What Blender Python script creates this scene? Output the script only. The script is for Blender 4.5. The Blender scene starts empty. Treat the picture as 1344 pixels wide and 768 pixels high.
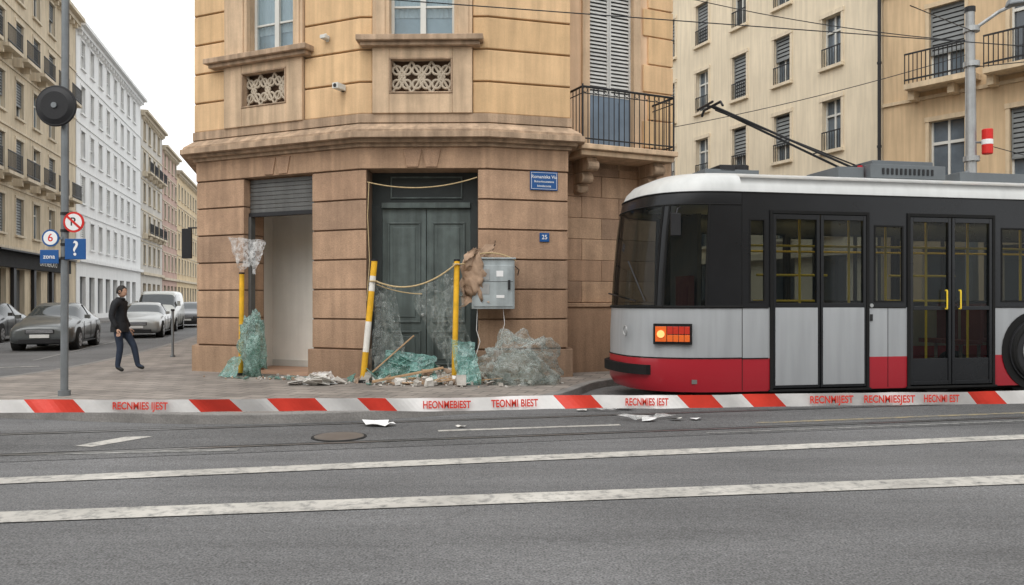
import bpy, bmesh, math, random
from mathutils import Vector, Matrix, noise
random.seed(7)
S=bpy.context.scene
COL=S.collection
# ---------------------------------------------------------------- materials
def N(nt,t,**k):
    n=nt.nodes.new(t)
    for a,b in k.items(): setattr(n,a,b)
    return n
def pmat(name,col,rough=.7,var=.18,scale=2.0,bump=.15,bscale=60,metal=0,streak=0,dirt=0,spec=.4,coat=0,grain=0):
    m=bpy.data.materials.new(name); m.use_nodes=True; nt=m.node_tree
    b=nt.nodes['Principled BSDF']; L=nt.links.new
    b.inputs['Roughness'].default_value=rough; b.inputs['Metallic'].default_value=metal
    b.inputs['Specular IOR Level'].default_value=spec; b.inputs['Coat Weight'].default_value=coat
    tc=N(nt,'ShaderNodeTexCoord'); 
    n1=N(nt,'ShaderNodeTexNoise'); n1.inputs['Scale'].default_value=scale; n1.inputs['Detail'].default_value=5; n1.inputs['Roughness'].default_value=.65
    L(tc.outputs['Object'],n1.inputs['Vector'])
    mr=N(nt,'ShaderNodeMapRange'); mr.inputs[1].default_value=.3; mr.inputs[2].default_value=.7
    mr.inputs[3].default_value=1-var; mr.inputs[4].default_value=1+var
    L(n1.outputs['Fac'],mr.inputs[0])
    fac=mr.outputs[0]
    def mul(a,bk):
        q=N(nt,'ShaderNodeMath',operation='MULTIPLY'); L(a,q.inputs[0]); L(bk,q.inputs[1]); return q.outputs[0]
    if streak:
        mp=N(nt,'ShaderNodeMapping'); mp.inputs['Scale'].default_value=(5,5,.35); L(tc.outputs['Object'],mp.inputs[0])
        n2=N(nt,'ShaderNodeTexNoise'); n2.inputs['Scale'].default_value=1.5; n2.inputs['Detail'].default_value=4; L(mp.outputs[0],n2.inputs['Vector'])
        r2=N(nt,'ShaderNodeMapRange'); r2.inputs[1].default_value=.35; r2.inputs[2].default_value=.65; r2.inputs[3].default_value=1-streak; r2.inputs[4].default_value=1+streak*.4
        L(n2.outputs['Fac'],r2.inputs[0]); fac=mul(fac,r2.outputs[0])
    if grain:
        n3=N(nt,'ShaderNodeTexNoise'); n3.inputs['Scale'].default_value=bscale; n3.inputs['Detail'].default_value=3; L(tc.outputs['Object'],n3.inputs['Vector'])
        r3=N(nt,'ShaderNodeMapRange'); r3.inputs[1].default_value=.3; r3.inputs[2].default_value=.7; r3.inputs[3].default_value=1-grain; r3.inputs[4].default_value=1+grain
        L(n3.outputs['Fac'],r3.inputs[0]); fac=mul(fac,r3.outputs[0])
    if dirt:
        sp=N(nt,'ShaderNodeSeparateXYZ'); L(tc.outputs['Object'],sp.inputs[0])
        ad=N(nt,'ShaderNodeMath',operation='MULTIPLY_ADD'); L(n1.outputs['Fac'],ad.inputs[0]); ad.inputs[1].default_value=-1.2; L(sp.outputs['Z'],ad.inputs[2])
        r4=N(nt,'ShaderNodeMapRange'); r4.inputs[1].default_value=-.5; r4.inputs[2].default_value=.9; r4.inputs[3].default_value=1-dirt; r4.inputs[4].default_value=1
        L(ad.outputs[0],r4.inputs[0]); fac=mul(fac,r4.outputs[0])
    vm=N(nt,'ShaderNodeVectorMath',operation='SCALE'); vm.inputs[0].default_value=col[:3]; L(fac,vm.inputs['Scale'])
    L(vm.outputs[0],b.inputs['Base Color'])
    if bump:
        nb=N(nt,'ShaderNodeTexNoise'); nb.inputs['Scale'].default_value=bscale; nb.inputs['Detail'].default_value=3; L(tc.outputs['Object'],nb.inputs['Vector'])
        bp=N(nt,'ShaderNodeBump'); bp.inputs['Strength'].default_value=bump; bp.inputs['Distance'].default_value=.02; L(nb.outputs['Fac'],bp.inputs['Height'])
        L(bp.outputs[0],b.inputs['Normal'])
    return m
def glassy(name,tint,alpha,rough=.03,tr=(.6,.65,.65),noisy=0,edge=0,bump=.5,spec=.5,vary=.22):
    """thin tinted pane / film: transparent mixed with a glossy coloured surface, denser where folded"""
    m=bpy.data.materials.new(name); m.use_nodes=True; nt=m.node_tree; L=nt.links.new
    b=nt.nodes['Principled BSDF']; b.inputs['Base Color'].default_value=(*tint,1); b.inputs['Roughness'].default_value=rough; b.inputs['Specular IOR Level'].default_value=spec
    t=N(nt,'ShaderNodeBsdfTransparent'); t.inputs[0].default_value=(*tr,1)
    mx=N(nt,'ShaderNodeMixShader'); out=nt.nodes['Material Output']
    L(t.outputs[0],mx.inputs[1]); L(b.outputs[0],mx.inputs[2]); L(mx.outputs[0],out.inputs[0])
    if noisy:
        tc=N(nt,'ShaderNodeTexCoord'); n=N(nt,'ShaderNodeTexNoise'); n.inputs['Scale'].default_value=noisy; n.inputs['Detail'].default_value=4; n.inputs['Distortion'].default_value=1.6
        L(tc.outputs['Object'],n.inputs['Vector']); r=N(nt,'ShaderNodeMapRange'); r.inputs[1].default_value=.38; r.inputs[2].default_value=.66
        r.inputs[3].default_value=max(0,alpha-vary); r.inputs[4].default_value=min(1,alpha+vary); L(n.outputs['Fac'],r.inputs[0])
        bp=N(nt,'ShaderNodeBump'); bp.inputs['Strength'].default_value=bump; bp.inputs['Distance'].default_value=.04; L(n.outputs['Fac'],bp.inputs['Height']); L(bp.outputs[0],b.inputs['Normal'])
        f=r.outputs[0]
        if edge:
            lw=N(nt,'ShaderNodeLayerWeight'); lw.inputs[0].default_value=.35; L(bp.outputs[0],lw.inputs['Normal'])
            q=N(nt,'ShaderNodeMath',operation='MULTIPLY_ADD'); L(lw.outputs['Facing'],q.inputs[0]); q.inputs[1].default_value=edge; L(f,q.inputs[2]); q.use_clamp=True; f=q.outputs[0]
        L(f,mx.inputs[0])
    else: mx.inputs[0].default_value=alpha
    return m
STONE=[pmat('stone_%d'%i,c,.85,.17,2.2,.35,45,streak=.16,dirt=.32,grain=.12) for i,c in enumerate([(.445,.29,.19),(.405,.26,.17),(.475,.315,.205),(.37,.245,.165)])]
STONEF=pmat('stone_frieze',(.43,.28,.18),.85,.18,1.8,.3,40,streak=.24,grain=.08)
CORN=pmat('cornice_stone',(.44,.315,.215),.85,.2,1.5,.25,40,streak=.32,grain=.06)
LATT=pmat('lattice_stone',(.48,.41,.32),.85,.15,3,.2,40)
JOINT=pmat('joint',(.18,.115,.075),.95,.15)
STUC=[pmat('stucco_%d'%i,c,.85,.10,1.3,.2,70,streak=.15,grain=.06) for i,c in enumerate([(.70,.475,.265),(.67,.45,.245),(.72,.49,.28)])]
STUJ=pmat('stucco_groove',(.36,.24,.13),.9,.1)
TRIM=pmat('trim_stone',(.59,.43,.285),.8,.14,2,.2,60,streak=.22,grain=.06)
PEACH=pmat('wing_stucco',(.70,.49,.32),.85,.11,1.2,.15,60,streak=.15)
WHITEF=pmat('white_window_frame',(.64,.64,.60),.5,.08)
WGLASS=pmat('window_glass',(.33,.40,.43),.06,.35,1.6,0,spec=.9)  # pale blue-grey reflection painted into the base colour
WGLASSD=pmat('window_glass_dark',(.05,.06,.07),.08,.4,.9,0,spec=.7)
DARK=pmat('dark_interior',(.02,.02,.02),.9,.2)
PLASTER=pmat('interior_plaster',(.90,.88,.82),.9,.04,1.5,.1,30,streak=.04)
IFLOOR=pmat('interior_floor',(.45,.27,.18),.5,.2)
DOORG=pmat('door_green_grey',(.10,.125,.12),.45,.25,3,.1,30,streak=.28,dirt=.4)
DOORD=pmat('door_dark',(.030,.038,.038),.5,.2)
METG=pmat('galvanised',(.42,.43,.43),.45,.15,4,.05,60,metal=.5,streak=.2)
POLEM=pmat('pole_grey',(.19,.205,.215),.5,.15,4,.05,40,metal=.4)
BLACK=pmat('black_metal',(.02,.02,.022),.5,.15,spec=.3)
SHUT=pmat('roller_shutter',(.13,.13,.125),.5,.15,3,streak=.2,metal=.3)
LOUV=pmat('louvre_grey',(.58,.58,.56),.6,.12)
LOUVD=pmat('louvre_dark',(.20,.21,.21),.6,.15)
BLUED=pmat('balcony_door_blue',(.15,.20,.26),.5,.15)
YEL=pmat('barrier_yellow',(.78,.43,.02),.5,.22,6,.1,40,dirt=.25)
WHT=pmat('barrier_white',(.70,.68,.63),.5,.15,6)
REDP=pmat('red_paint',(.62,.02,.015),.45,.08)
BLUES=pmat('sign_blue',(.012,.085,.27),.4,.08)
SWHITE=pmat('sign_white',(.8,.8,.8),.4,.05)
BOXM=pmat('cabinet_grey',(.36,.40,.41),.5,.16,3,.05,50,streak=.22)
WOOD=pmat('splintered_wood',(.40,.26,.15),.8,.3,5,.3,30)
ROPE=pmat('rope_jute',(.50,.38,.21),.9,.2,20,.3,80)
CLOTH=pmat('brown_burlap',(.40,.275,.19),.95,.25,4,.4,40)
RUB=[pmat('rubble_%d'%i,c,.95,.25,5,.4,50) for i,c in enumerate([(.46,.43,.39),(.36,.26,.19),(.62,.60,.56)])]
SHARD=glassy('green_glass',(.17,.33,.30),.50,.08,(.66,.88,.82),noisy=10,edge=.35,bump=.35,spec=.9)
FILM=glassy('clear_plastic_film',(.58,.62,.60),.12,.16,(.93,.95,.94),noisy=8,edge=.42,bump=.9,spec=.9,vary=.12)
FILMG=glassy('greenish_plastic_film',(.36,.50,.46),.34,.14,(.80,.93,.89),noisy=9,edge=.45,bump=.9,spec=.9)
FILMW=glassy('white_plastic_film',(.78,.78,.77),.30,.22,(.95,.95,.95),noisy=7,edge=.35,bump=.7)
# ---------------------------------------------------------------- mesh builder
def empty(name,loc=(0,0,0)):
    e=bpy.data.objects.new(name,None); COL.objects.link(e); e.location=loc; e.empty_display_size=.3
    return e
class Fr:
    def __init__(s,o,u,n=None):
        s.o=Vector((o[0],o[1])); s.u=Vector((u[0],u[1])).normalized()
        s.n=Vector((s.u.y,-s.u.x)) if n is None else Vector((n[0],n[1])).normalized()
    def p(s,u,z,n=0):
        q=s.o+s.u*u+s.n*n; return (q.x,q.y,z)
    def q(s,u,n=0):
        q=s.o+s.u*u+s.n*n; return (q.x,q.y)
WF=Fr((0,0),(1,0))   # u=x, n=-y
class MB:
    def __init__(s,name,parent=None,bevel=0,smooth=False,sub=0):
        s.name=name;s.parent=parent;s.v=[];s.f=[];s.mi=[];s.ms=[];s.bevel=bevel;s.smooth=smooth;s.sub=sub
    def mid(s,m):
        if m not in s.ms: s.ms.append(m)
        return s.ms.index(m)
    def face(s,idx,m): s.f.append(idx); s.mi.append(s.mid(m))
    def quad(s,pts,m):
        b=len(s.v); s.v+= [tuple(p) for p in pts]; s.face(list(range(b,b+len(pts))),m)
    def hexa(s,p,m):
        b=len(s.v); s.v+=[tuple(x) for x in p]
        for q in ((0,3,2,1),(4,5,6,7),(0,1,5,4),(1,2,6,5),(2,3,7,6),(3,0,4,7)): s.face([b+i for i in q],m)
    def box(s,fr,u0,u1,z0,z1,n0,n1,m):
        s.hexa([fr.p(u0,z0,n0),fr.p(u1,z0,n0),fr.p(u1,z0,n1),fr.p(u0,z0,n1),fr.p(u0,z1,n0),fr.p(u1,z1,n0),fr.p(u1,z1,n1),fr.p(u0,z1,n1)],m)
    def bx(s,x0,x1,y0,y1,z0,z1,m): s.box(WF,x0,x1,z0,z1,-y0,-y1,m)
    def strip(s,out,inn,z0,z1,m,z1i=None):
        n=len(out); b=len(s.v); zi=z1 if z1i is None else z1i
        for (x,y) in out: s.v+=[(x,y,z0),(x,y,z1)]
        for (x,y) in inn: s.v+=[(x,y,z0),(x,y,zi)]
        O=lambda i,k:b+2*i+k
        I=lambda i,k:b+2*n+2*i+k
        for i in range(n-1):
            s.face([O(i,0),O(i+1,0),O(i+1,1),O(i,1)],m); s.face([I(i,0),I(i,1),I(i+1,1),I(i+1,0)],m)
            s.face([O(i,1),O(i+1,1),I(i+1,1),I(i,1)],m); s.face([O(i,0),I(i,0),I(i+1,0),O(i+1,0)],m)
        for i in (0,n-1): s.face([O(i,0),O(i,1),I(i,1),I(i,0)],m)
    def prism(s,poly,z0,z1,m,mtop=None):
        b=len(s.v); n=len(poly)
        s.v+=[(x,y,z0) for x,y in poly]+[(x,y,z1) for x,y in poly]
        s.face(list(range(b,b+n))[::-1],m); s.face(list(range(b+n,b+2*n)),mtop or m)
        for i in range(n): j=(i+1)%n; s.face([b+i,b+j,b+n+j,b+n+i],m)
    def cyl(s,p0,p1,r0,m,r1=None,seg=12,cap=True):
        r1=r0 if r1 is None else r1
        p0=Vector(p0);p1=Vector(p1);d=(p1-p0).normalized()
        a=d.orthogonal().normalized(); c=d.cross(a); b=len(s.v)
        for p,r in((p0,r0),(p1,r1)):
            for i in range(seg):
                t=2*math.pi*i/seg; s.v.append(tuple(p+(a*math.cos(t)+c*math.sin(t))*r))
        for i in range(seg): j=(i+1)%seg; s.face([b+i,b+j,b+seg+j,b+seg+i],m)
        if cap: s.face(list(range(b,b+seg))[::-1],m); s.face(list(range(b+seg,b+2*seg)),m)
    def tube(s,pts,r,m,seg=8):
        for i in range(len(pts)-1): s.cyl(pts[i],pts[i+1],r,m,seg=seg)
    def torus(s,c,axis,R,r,m,seg=24,k=8):
        c=Vector(c);ax=Vector(axis).normalized();a=ax.orthogonal().normalized();e=ax.cross(a);b=len(s.v)
        for i in range(seg):
            t=2*math.pi*i/seg; d=a*math.cos(t)+e*math.sin(t)
            for j in range(k):
                q=2*math.pi*j/k; s.v.append(tuple(c+d*(R+r*math.cos(q))+ax*(r*math.sin(q))))
        for i in range(seg):
            for j in range(k):
                i2=(i+1)%seg;j2=(j+1)%k; s.face([b+i*k+j,b+i2*k+j,b+i2*k+j2,b+i*k+j2],m)
    def wall(s,fr,u0,u1,z0,z1,holes,m,n=0,depth=.25,mrev=None):
        us=sorted({u0,u1,*[h[0] for h in holes],*[h[1] for h in holes]}); zs=sorted({z0,z1,*[h[2] for h in holes],*[h[3] for h in holes]})
        for i in range(len(us)-1):
            for j in range(len(zs)-1):
                cu=(us[i]+us[i+1])/2; cz=(zs[j]+zs[j+1])/2
                if any(h[0]<cu<h[1] and h[2]<cz<h[3] for h in holes): continue
                s.quad([fr.p(us[i],zs[j],n),fr.p(us[i+1],zs[j],n),fr.p(us[i+1],zs[j+1],n),fr.p(us[i],zs[j+1],n)],m)
        for (a,b,c,d) in holes:
            for (p,q) in (((a,c),(b,c)),((b,c),(b,d)),((b,d),(a,d)),((a,d),(a,c))):
                s.quad([fr.p(p[0],p[1],n),fr.p(q[0],q[1],n),fr.p(q[0],q[1],n-depth),fr.p(p[0],p[1],n-depth)],mrev or m)
    def done(s):
        me=bpy.data.meshes.new(s.name); me.from_pydata(s.v,[],s.f)
        for m in s.ms: me.materials.append(m)
        me.polygons.foreach_set('material_index',s.mi)
        bm=bmesh.new(); bm.from_mesh(me)
        if s.sub: bmesh.ops.remove_doubles(bm,verts=bm.verts,dist=.0005)
        bmesh.ops.recalc_face_normals(bm,faces=bm.faces); bm.to_mesh(me); bm.free()
        if s.smooth: me.polygons.foreach_set('use_smooth',[True]*len(me.polygons))
        o=bpy.data.objects.new(s.name,me); COL.objects.link(o)
        if s.parent:
            o.parent=s.parent
        if s.sub: 
            k=o.modifiers.new('sub','SUBSURF'); k.levels=s.sub; k.render_levels=s.sub
        if s.bevel:
            k=o.modifiers.new('bev','BEVEL'); k.width=s.bevel; k.segments=2; k.limit_method='ANGLE'; k.angle_limit=math.radians(40)
        return o
def text(parent,name,body,size,fr,u,z,n,mat,align='CENTER',sx=1):
    c=bpy.data.curves.new(name,'FONT'); c.body=body; c.size=size; c.align_x=align; c.align_y='CENTER'; c.materials.append(mat); c.offset=size*.012
    o=bpy.data.objects.new(name,c); COL.objects.link(o)
    ux=Vector((fr.u.x,fr.u.y,0)); nz=Vector((fr.n.x,fr.n.y,0)); up=Vector((0,0,1))
    M=Matrix.Identity(4)
    for i in range(3): M[i][0]=ux[i]*sx; M[i][1]=up[i]; M[i][2]=nz[i]; M[i][3]=fr.p(u,z,n)[i]
    o.matrix_world=M; o.parent=parent; 
    return o
# ================================================================ GROUND
def asphalt(name,base,patch=.20):
    m=bpy.data.materials.new(name); m.use_nodes=True; nt=m.node_tree; L=nt.links.new; b=nt.nodes['Principled BSDF']
    b.inputs['Roughness'].default_value=.8; b.inputs['Specular IOR Level'].default_value=.35
    tc=N(nt,'ShaderNodeTexCoord')
    def nz(sc,det,lo,hi,a,c,vec=None,ro=.6):
        n=N(nt,'ShaderNodeTexNoise'); n.inputs['Scale'].default_value=sc; n.inputs['Detail'].default_value=det; n.inputs['Roughness'].default_value=ro
        L(vec or tc.outputs['Object'],n.inputs['Vector']); r=N(nt,'ShaderNodeMapRange'); r.inputs[1].default_value=lo; r.inputs[2].default_value=hi; r.inputs[3].default_value=a; r.inputs[4].default_value=c
        L(n.outputs['Fac'],r.inputs[0]); return r.outputs[0],n
    a,_=nz(.35,6,.3,.7,1-patch,1+patch)
    mp=N(nt,'ShaderNodeMapping'); mp.inputs['Rotation'].default_value=(0,0,-math.radians(11)); mp.inputs['Scale'].default_value=(.25,2.2,1); L(tc.outputs['Object'],mp.inputs[0])
    s_,_=nz(1.2,5,.3,.7,.84,1.16,mp.outputs[0])
    g,gn=nz(70,3,.3,.7,.35,1.65)
    g2,_=nz(18,4,.3,.7,.82,1.18)
    v=N(nt,'ShaderNodeTexVoronoi',feature='DISTANCE_TO_EDGE'); v.inputs['Scale'].default_value=.33
    nd=N(nt,'ShaderNodeTexNoise'); nd.inputs['Scale'].default_value=2.5; nd.inputs['Detail'].default_value=6; L(tc.outputs['Object'],nd.inputs['Vector'])
    md=N(nt,'ShaderNodeVectorMath',operation='MULTIPLY_ADD'); md.inputs[1].default_value=(.8,.8,.8); L(nd.outputs['Color'],md.inputs[0]); L(tc.outputs['Object'],md.inputs[2]); L(md.outputs[0],v.inputs['Vector'])
    cr=N(nt,'ShaderNodeMapRange'); cr.inputs[1].default_value=.0; cr.inputs[2].default_value=.004; cr.inputs[3].default_value=.76; cr.inputs[4].default_value=1; L(v.outputs['Distance'],cr.inputs[0])
    f=a
    for x in (s_,g,g2,cr.outputs[0]):
        q=N(nt,'ShaderNodeMath',operation='MULTIPLY'); L(f,q.inputs[0]); L(x,q.inputs[1]); f=q.outputs[0]
    vm=N(nt,'ShaderNodeVectorMath',operation='SCALE'); vm.inputs[0].default_value=base; L(f,vm.inputs['Scale']); L(vm.outputs[0],b.inputs['Base Color'])
    bp=N(nt,'ShaderNodeBump'); bp.inputs['Strength'].default_value=.8; bp.inputs['Distance'].default_value=.01; L(gn.outputs['Fac'],bp.inputs['Height']); L(bp.outputs[0],b.inputs['Normal'])
    return m
ASPH=asphalt('asphalt',(.142,.142,.144)); ASPH2=asphalt('asphalt_patch',(.118,.118,.119))
g=MB('ground_road'); g.quad([(-300,-90,0),(300,-90,0),(300,420,0),(-300,420,0)],ASPH); g.done()
def paint(name,col,wear=.45):
    m=bpy.data.materials.new(name); m.use_nodes=True; nt=m.node_tree; L=nt.links.new; b=nt.nodes['Principled BSDF']; b.inputs['Roughness'].default_value=.7
    tc=N(nt,'ShaderNodeTexCoord'); n=N(nt,'ShaderNodeTexNoise'); n.inputs['Scale'].default_value=9; n.inputs['Detail'].default_value=9; n.inputs['Roughness'].default_value=.75; L(tc.outputs['Object'],n.inputs['Vector'])
    r=N(nt,'ShaderNodeValToRGB'); r.color_ramp.elements[0].position=wear-.09; r.color_ramp.elements[1].position=wear+.1
    r.color_ramp.elements[0].color=(.17,.17,.165,1); r.color_ramp.elements[1].color=(*col,1); L(n.outputs['Fac'],r.inputs[0])
    n2=N(nt,'ShaderNodeTexNoise'); n2.inputs['Scale'].default_value=1.3; n2.inputs['Detail'].default_value=5; L(tc.outputs['Object'],n2.inputs['Vector'])
    r2=N(nt,'ShaderNodeMapRange'); r2.inputs[1].default_value=.3; r2.inputs[2].default_value=.7; r2.inputs[3].default_value=.72; r2.inputs[4].default_value=1.1; L(n2.outputs['Fac'],r2.inputs[0])
    vm=N(nt,'ShaderNodeVectorMath',operation='SCALE'); L(r.outputs[0],vm.inputs[0]); L(r2.outputs[0],vm.inputs['Scale']); L(vm.outputs[0],b.inputs['Base Color']); return m
PW=paint('road_paint_white',(.52,.50,.46),.42); PWF=paint('road_paint_faded',(.36,.355,.34),.52); PY=paint('road_paint_yellow',(.38,.30,.16),.50)
def line(mb,p,q,w,m,z=.008):
    p=Vector(p);q=Vector(q);d=(q-p).normalized();n=Vector((-d.y,d.x))*w/2
    mb.quad([(*(p-n),z),(*(q-n),z),(*(q+n),z),(*(p+n),z)],m)
d=Vector((9.88,2.14)).normalized(); c=Vector((-4.25,6.61))
mk=MB('road_markings')
line(mk,c-d*20,c+d*45,.25,PW)
d2=Vector((7.83,1.17)).normalized(); c=Vector((-3.54,5.5)); line(mk,c-d2*20,c+d2*45,.30,PW)
line(mk,(-.85,9.15),(1.3,9.6),.10,PW); line(mk,(-4.9,7.75),(-2.75,8.0),.14,PWF)
mk.quad([(-4.5,8.2,.008),(-4.3,8.15,.008),(-3.95,8.78,.008),(-4.25,8.75,.008)],PW)
line(mk,(3.0,9.75),(14,12.3),.10,PY); line(mk,(2.2,9.0),(13,11.4),.05,PWF)
line(mk,(-18,14.0),(-10.8,18.2),.12,PW); line(mk,(-12.0,20),(-19,45),.12,PWF)
mk.done()
pt=MB('road_repair_patches'); cc0=Vector((-4.9,8.38)); line(pt,cc0-d*25,cc0+d*50,2.0,ASPH2,.004); pt.done()
RAIL=pmat('rail_steel',(.22,.215,.21),.35,.2,6,.05,40,metal=.6); GROOVE=pmat('rail_groove',(.02,.02,.02),.9,.1)
tr=MB('tram_rails')
for c in (Vector((-4.9,7.70)),Vector((-4.9,9.05))):
    line(tr,c-d*25,c+d*50,.05,RAIL,.011); cc=c+Vector((0,.055)); line(tr,cc-d*25,cc+d*50,.03,GROOVE,.0115)
tr.done()
mh=empty('manhole_cover'); m=MB('iron_lid',mh); m.cyl((-1.9,8.75,.004),(-1.9,8.75,.013),.30,GROOVE,seg=32); m.cyl((-1.9,8.75,.013),(-1.9,8.75,.017),.27,RAIL,seg=32); m.done()
# pavement
PAV=bpy.data.materials.new('paving_slabs'); PAV.use_nodes=True
nt=PAV.node_tree; L=nt.links.new; b=nt.nodes['Principled BSDF']; b.inputs['Roughness'].default_value=.8
tc=N(nt,'ShaderNodeTexCoord'); mp=N(nt,'ShaderNodeMapping'); mp.inputs['Rotation'].default_value=(0,0,.3); L(tc.outputs['Object'],mp.inputs[0])
br=N(nt,'ShaderNodeTexBrick'); br.inputs['Scale'].default_value=1; br.inputs['Brick Width'].default_value=.42; br.inputs['Row Height'].default_value=.28; br.inputs['Mortar Size'].default_value=.010
br.inputs['Color1'].default_value=(.29,.255,.225,1); br.inputs['Color2'].default_value=(.215,.19,.17,1); br.inputs['Mortar'].default_value=(.09,.082,.075,1); L(mp.outputs[0],br.inputs['Vector'])
n=N(nt,'ShaderNodeTexNoise'); n.inputs['Scale'].default_value=1.1; n.inputs['Detail'].default_value=9; n.inputs['Roughness'].default_value=.7; L(tc.outputs['Object'],n.inputs['Vector'])
r=N(nt,'ShaderNodeMapRange'); r.inputs[1].default_value=.3; r.inputs[2].default_value=.7; r.inputs[3].default_value=.65; r.inputs[4].default_value=1.3; L(n.outputs['Fac'],r.inputs[0])
vm=N(nt,'ShaderNodeVectorMath',operation='SCALE'); L(br.outputs['Color'],vm.inputs[0]); L(r.outputs[0],vm.inputs['Scale']); L(vm.outputs[0],b.inputs['Base Color'])
bp=N(nt,'ShaderNodeBump'); bp.inputs['Strength'].default_value=.4; bp.inputs['Distance'].default_value=.02; L(br.outputs['Fac'],bp.inputs['Height']); bp.invert=True; L(bp.outputs[0],b.inputs['Normal'])
KERB=pmat('kerb_stone',(.22,.21,.20),.85,.25,2,.3,50,grain=.15)
kp=[(-30,97),(-16.9,48),(-12.4,31),(-10.4,23),(-9.4,18),(-9.15,15),(-9.6,13.4),(-9.8,12),(-9.0,10.9),(-6.7,10.25),(-5,9.85),(-3.4,9.62),(-2.3,9.8),(-1.2,10.25),(-.2,10.85),(.6,11.6),(1.0,12.5),(1.5,13.9),(2.6,14.6),(5,15.7),(4.2,17.5),(-25,80)]
def chaikin(p,it=2):
    for _ in range(it):
        q=[]
        for i in range(len(p)):
            a=Vector(p[i]);b_=Vector(p[(i+1)%len(p)]); q+=[tuple(a*.75+b_*.25),tuple(a*.25+b_*.75)]
        p=q
    return p
kq=chaikin(kp)
pv=MB('pavement'); pv.prism(kq,-.05,.12,KERB,PAV); pv.done()
kb=MB('kerb',bevel=.015)
n=len(kq)
area=sum(kq[i][0]*kq[(i+1)%n][1]-kq[(i+1)%n][0]*kq[i][1] for i in range(n)); sg_=1 if area>0 else -1
inner=[];outer=[]
for i in range(n):
    a=Vector(kq[i-1]);c=Vector(kq[(i+1)%n]);t=(c-a).normalized();nn=Vector((-t.y,t.x))*sg_; p=Vector(kq[i]); inner.append(tuple(p+nn*.16)); outer.append(tuple(p-nn*.012))
kb.strip(outer+outer[:1],inner+inner[:1],-.04,.126,KERB); kb.done()
LF=Fr((-27.6,43),(-.2516,.968),(.968,.2516))
pv=MB('pavement.001'); pv.box(LF,-45,220,-.05,.12,.0,2.6,KERB); pv.done()
# ================================================================ CORNER BUILDING
CB=empty('corner_building')
A=Vector((-6.25,15.8));B=Vector((-2.7,14.2));C=Vector((-.43,14.15));D=Vector((1.017,14.55));E=Vector((1.017,15.6))
R=Vector((-.252,.968)); Lr=A+R*21
f1=Fr(A,B-A); f2=Fr(B,C-B); f3=Fr(C,D-C); fL=Fr(Lr,-R); fR=Fr(D,E-D)
def mit(a,b_): return (a.n+b_.n)/(1+a.n.dot(b_.n))
mA=mit(fL,f1);mB=mit(f1,f2);mC=mit(f2,f3);mD=mit(f3,fR)
t2=lambda v:(v.x,v.y)
pLr=lambda n:t2(Lr+fL.n*n); pA=lambda n:t2(A+mA*n); pB=lambda n:t2(B+mB*n); pC=lambda n:t2(C+mC*n); pD=lambda n:t2(D+mD*n); pE=lambda n:t2(E+fR.n*n)
def seg(kind,n,a=None,b_=None):
    if kind=='L': return [pLr(n),pA(n),f1.q(a,n)]
    if kind=='M': return [f1.q(a,n),pB(n),f2.q(b_,n)]
    if kind=='R': return [f2.q(a,n),pC(n),pD(n),pE(n)]
    if kind=='F': return [pLr(n),pA(n),pB(n),pC(n),pD(n),pE(n)]
def segs(mb,n,ni,z0,z1,mt,a1,a2,b1,b2):
    pick=lambda: random.choice(mt) if isinstance(mt,list) else mt
    mb.strip(seg('L',n,a1),seg('L',ni,a1),z0,z1,pick())
    mb.strip(seg('M',n,a2,b1),seg('M',ni,a2,b1),z0,z1,pick())
    mb.strip(seg('R',n,b2),seg('R',ni,b2),z0,z1,pick())
gp=MB('ground_floor_piers',CB,bevel=.022)
z=.64; hh=.535
gp_core=MB('pier_joints',CB); segs(gp_core,-.035,-.57,.12,3.86,JOINT,1.19,2.84,.11,2.09); gp_core.done()
segs(gp,.09,-.3,.1,.62,STONE,1.23,2.80,.14,2.06)
for k in range(6):
    segs(gp,0,-.55,z+.012,z+hh-.018,STONE,1.2,2.83,.1,2.1); z+=hh
gp.done()
fz=MB('frieze',CB,bevel=.01)
fz.strip(seg('F',.012),seg('F',-.55),3.86,4.24,STONEF)
def keystone(mb,fr,u,z0,z1,n,m):
    a,b_=.10,.17
    mb.hexa([fr.p(u-a,z0,.0),fr.p(u+a,z0,0),fr.p(u+a,z0,n),fr.p(u-a,z0,n),fr.p(u-b_,z1,0),fr.p(u+b_,z1,0),fr.p(u+b_,z1,n),fr.p(u-b_,z1,n)],m)
for fr,u in((f1,2.0),(f2,1.1)):
    for o in(-.17,.17): keystone(fz,fr,u+o,3.88,4.2,.035,STONE[1])
fz.done()
co=MB('cornice',CB,bevel=.012)
for n_,a,b_ in ((.07,4.24,4.30),(.17,4.302,4.36),(.30,4.362,4.46),(.25,4.462,4.50)): co.strip(seg('F',n_),seg('F',-.4),a,b_,CORN)
co.strip(seg('F',.24),seg('F',.04),4.502,4.51,CORN,4.66)
co.strip(seg('F',.075),seg('F',-.4),4.662,4.82,CORN)
co.done()
TOP=12.2
up=MB('upper_walls',CB)
W1=(1.36,2.46,6.16,8.35); W2=(.53,1.68,6.16,8.35)
W1b=(1.36,2.46,9.6,11.6); W2b=(.53,1.68,9.6,11.6)
l1=(B-A).length;l2=(C-B).length;l3=(D-C).length
up.wall(f1,0,l1,4.82,TOP,[W1,W1b,(1.24,2.31,5.17,5.84)],STUJ,0,.24,TRIM)
up.wall(f2,0,l2,4.82,TOP,[W2,W2b,(.53,1.65,5.17,5.80)],STUJ,0,.24,TRIM)
up.wall(f3,0,l3,4.82,TOP,[],STUJ); up.wall(fL,0,21,4.82,TOP,[],STUJ); up.wall(fR,0,1.05,4.82,TOP,[],STUJ)
up.done()
ub=MB('banded_stucco',CB,bevel=.016)
z=4.83; bh=.575
while z<TOP-.1:
    z1=min(z+bh-.03,TOP); segs(ub,.045,-.02,z,z1,STUC,.80,2.69,.22,2.01)
    z+=bh
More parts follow.
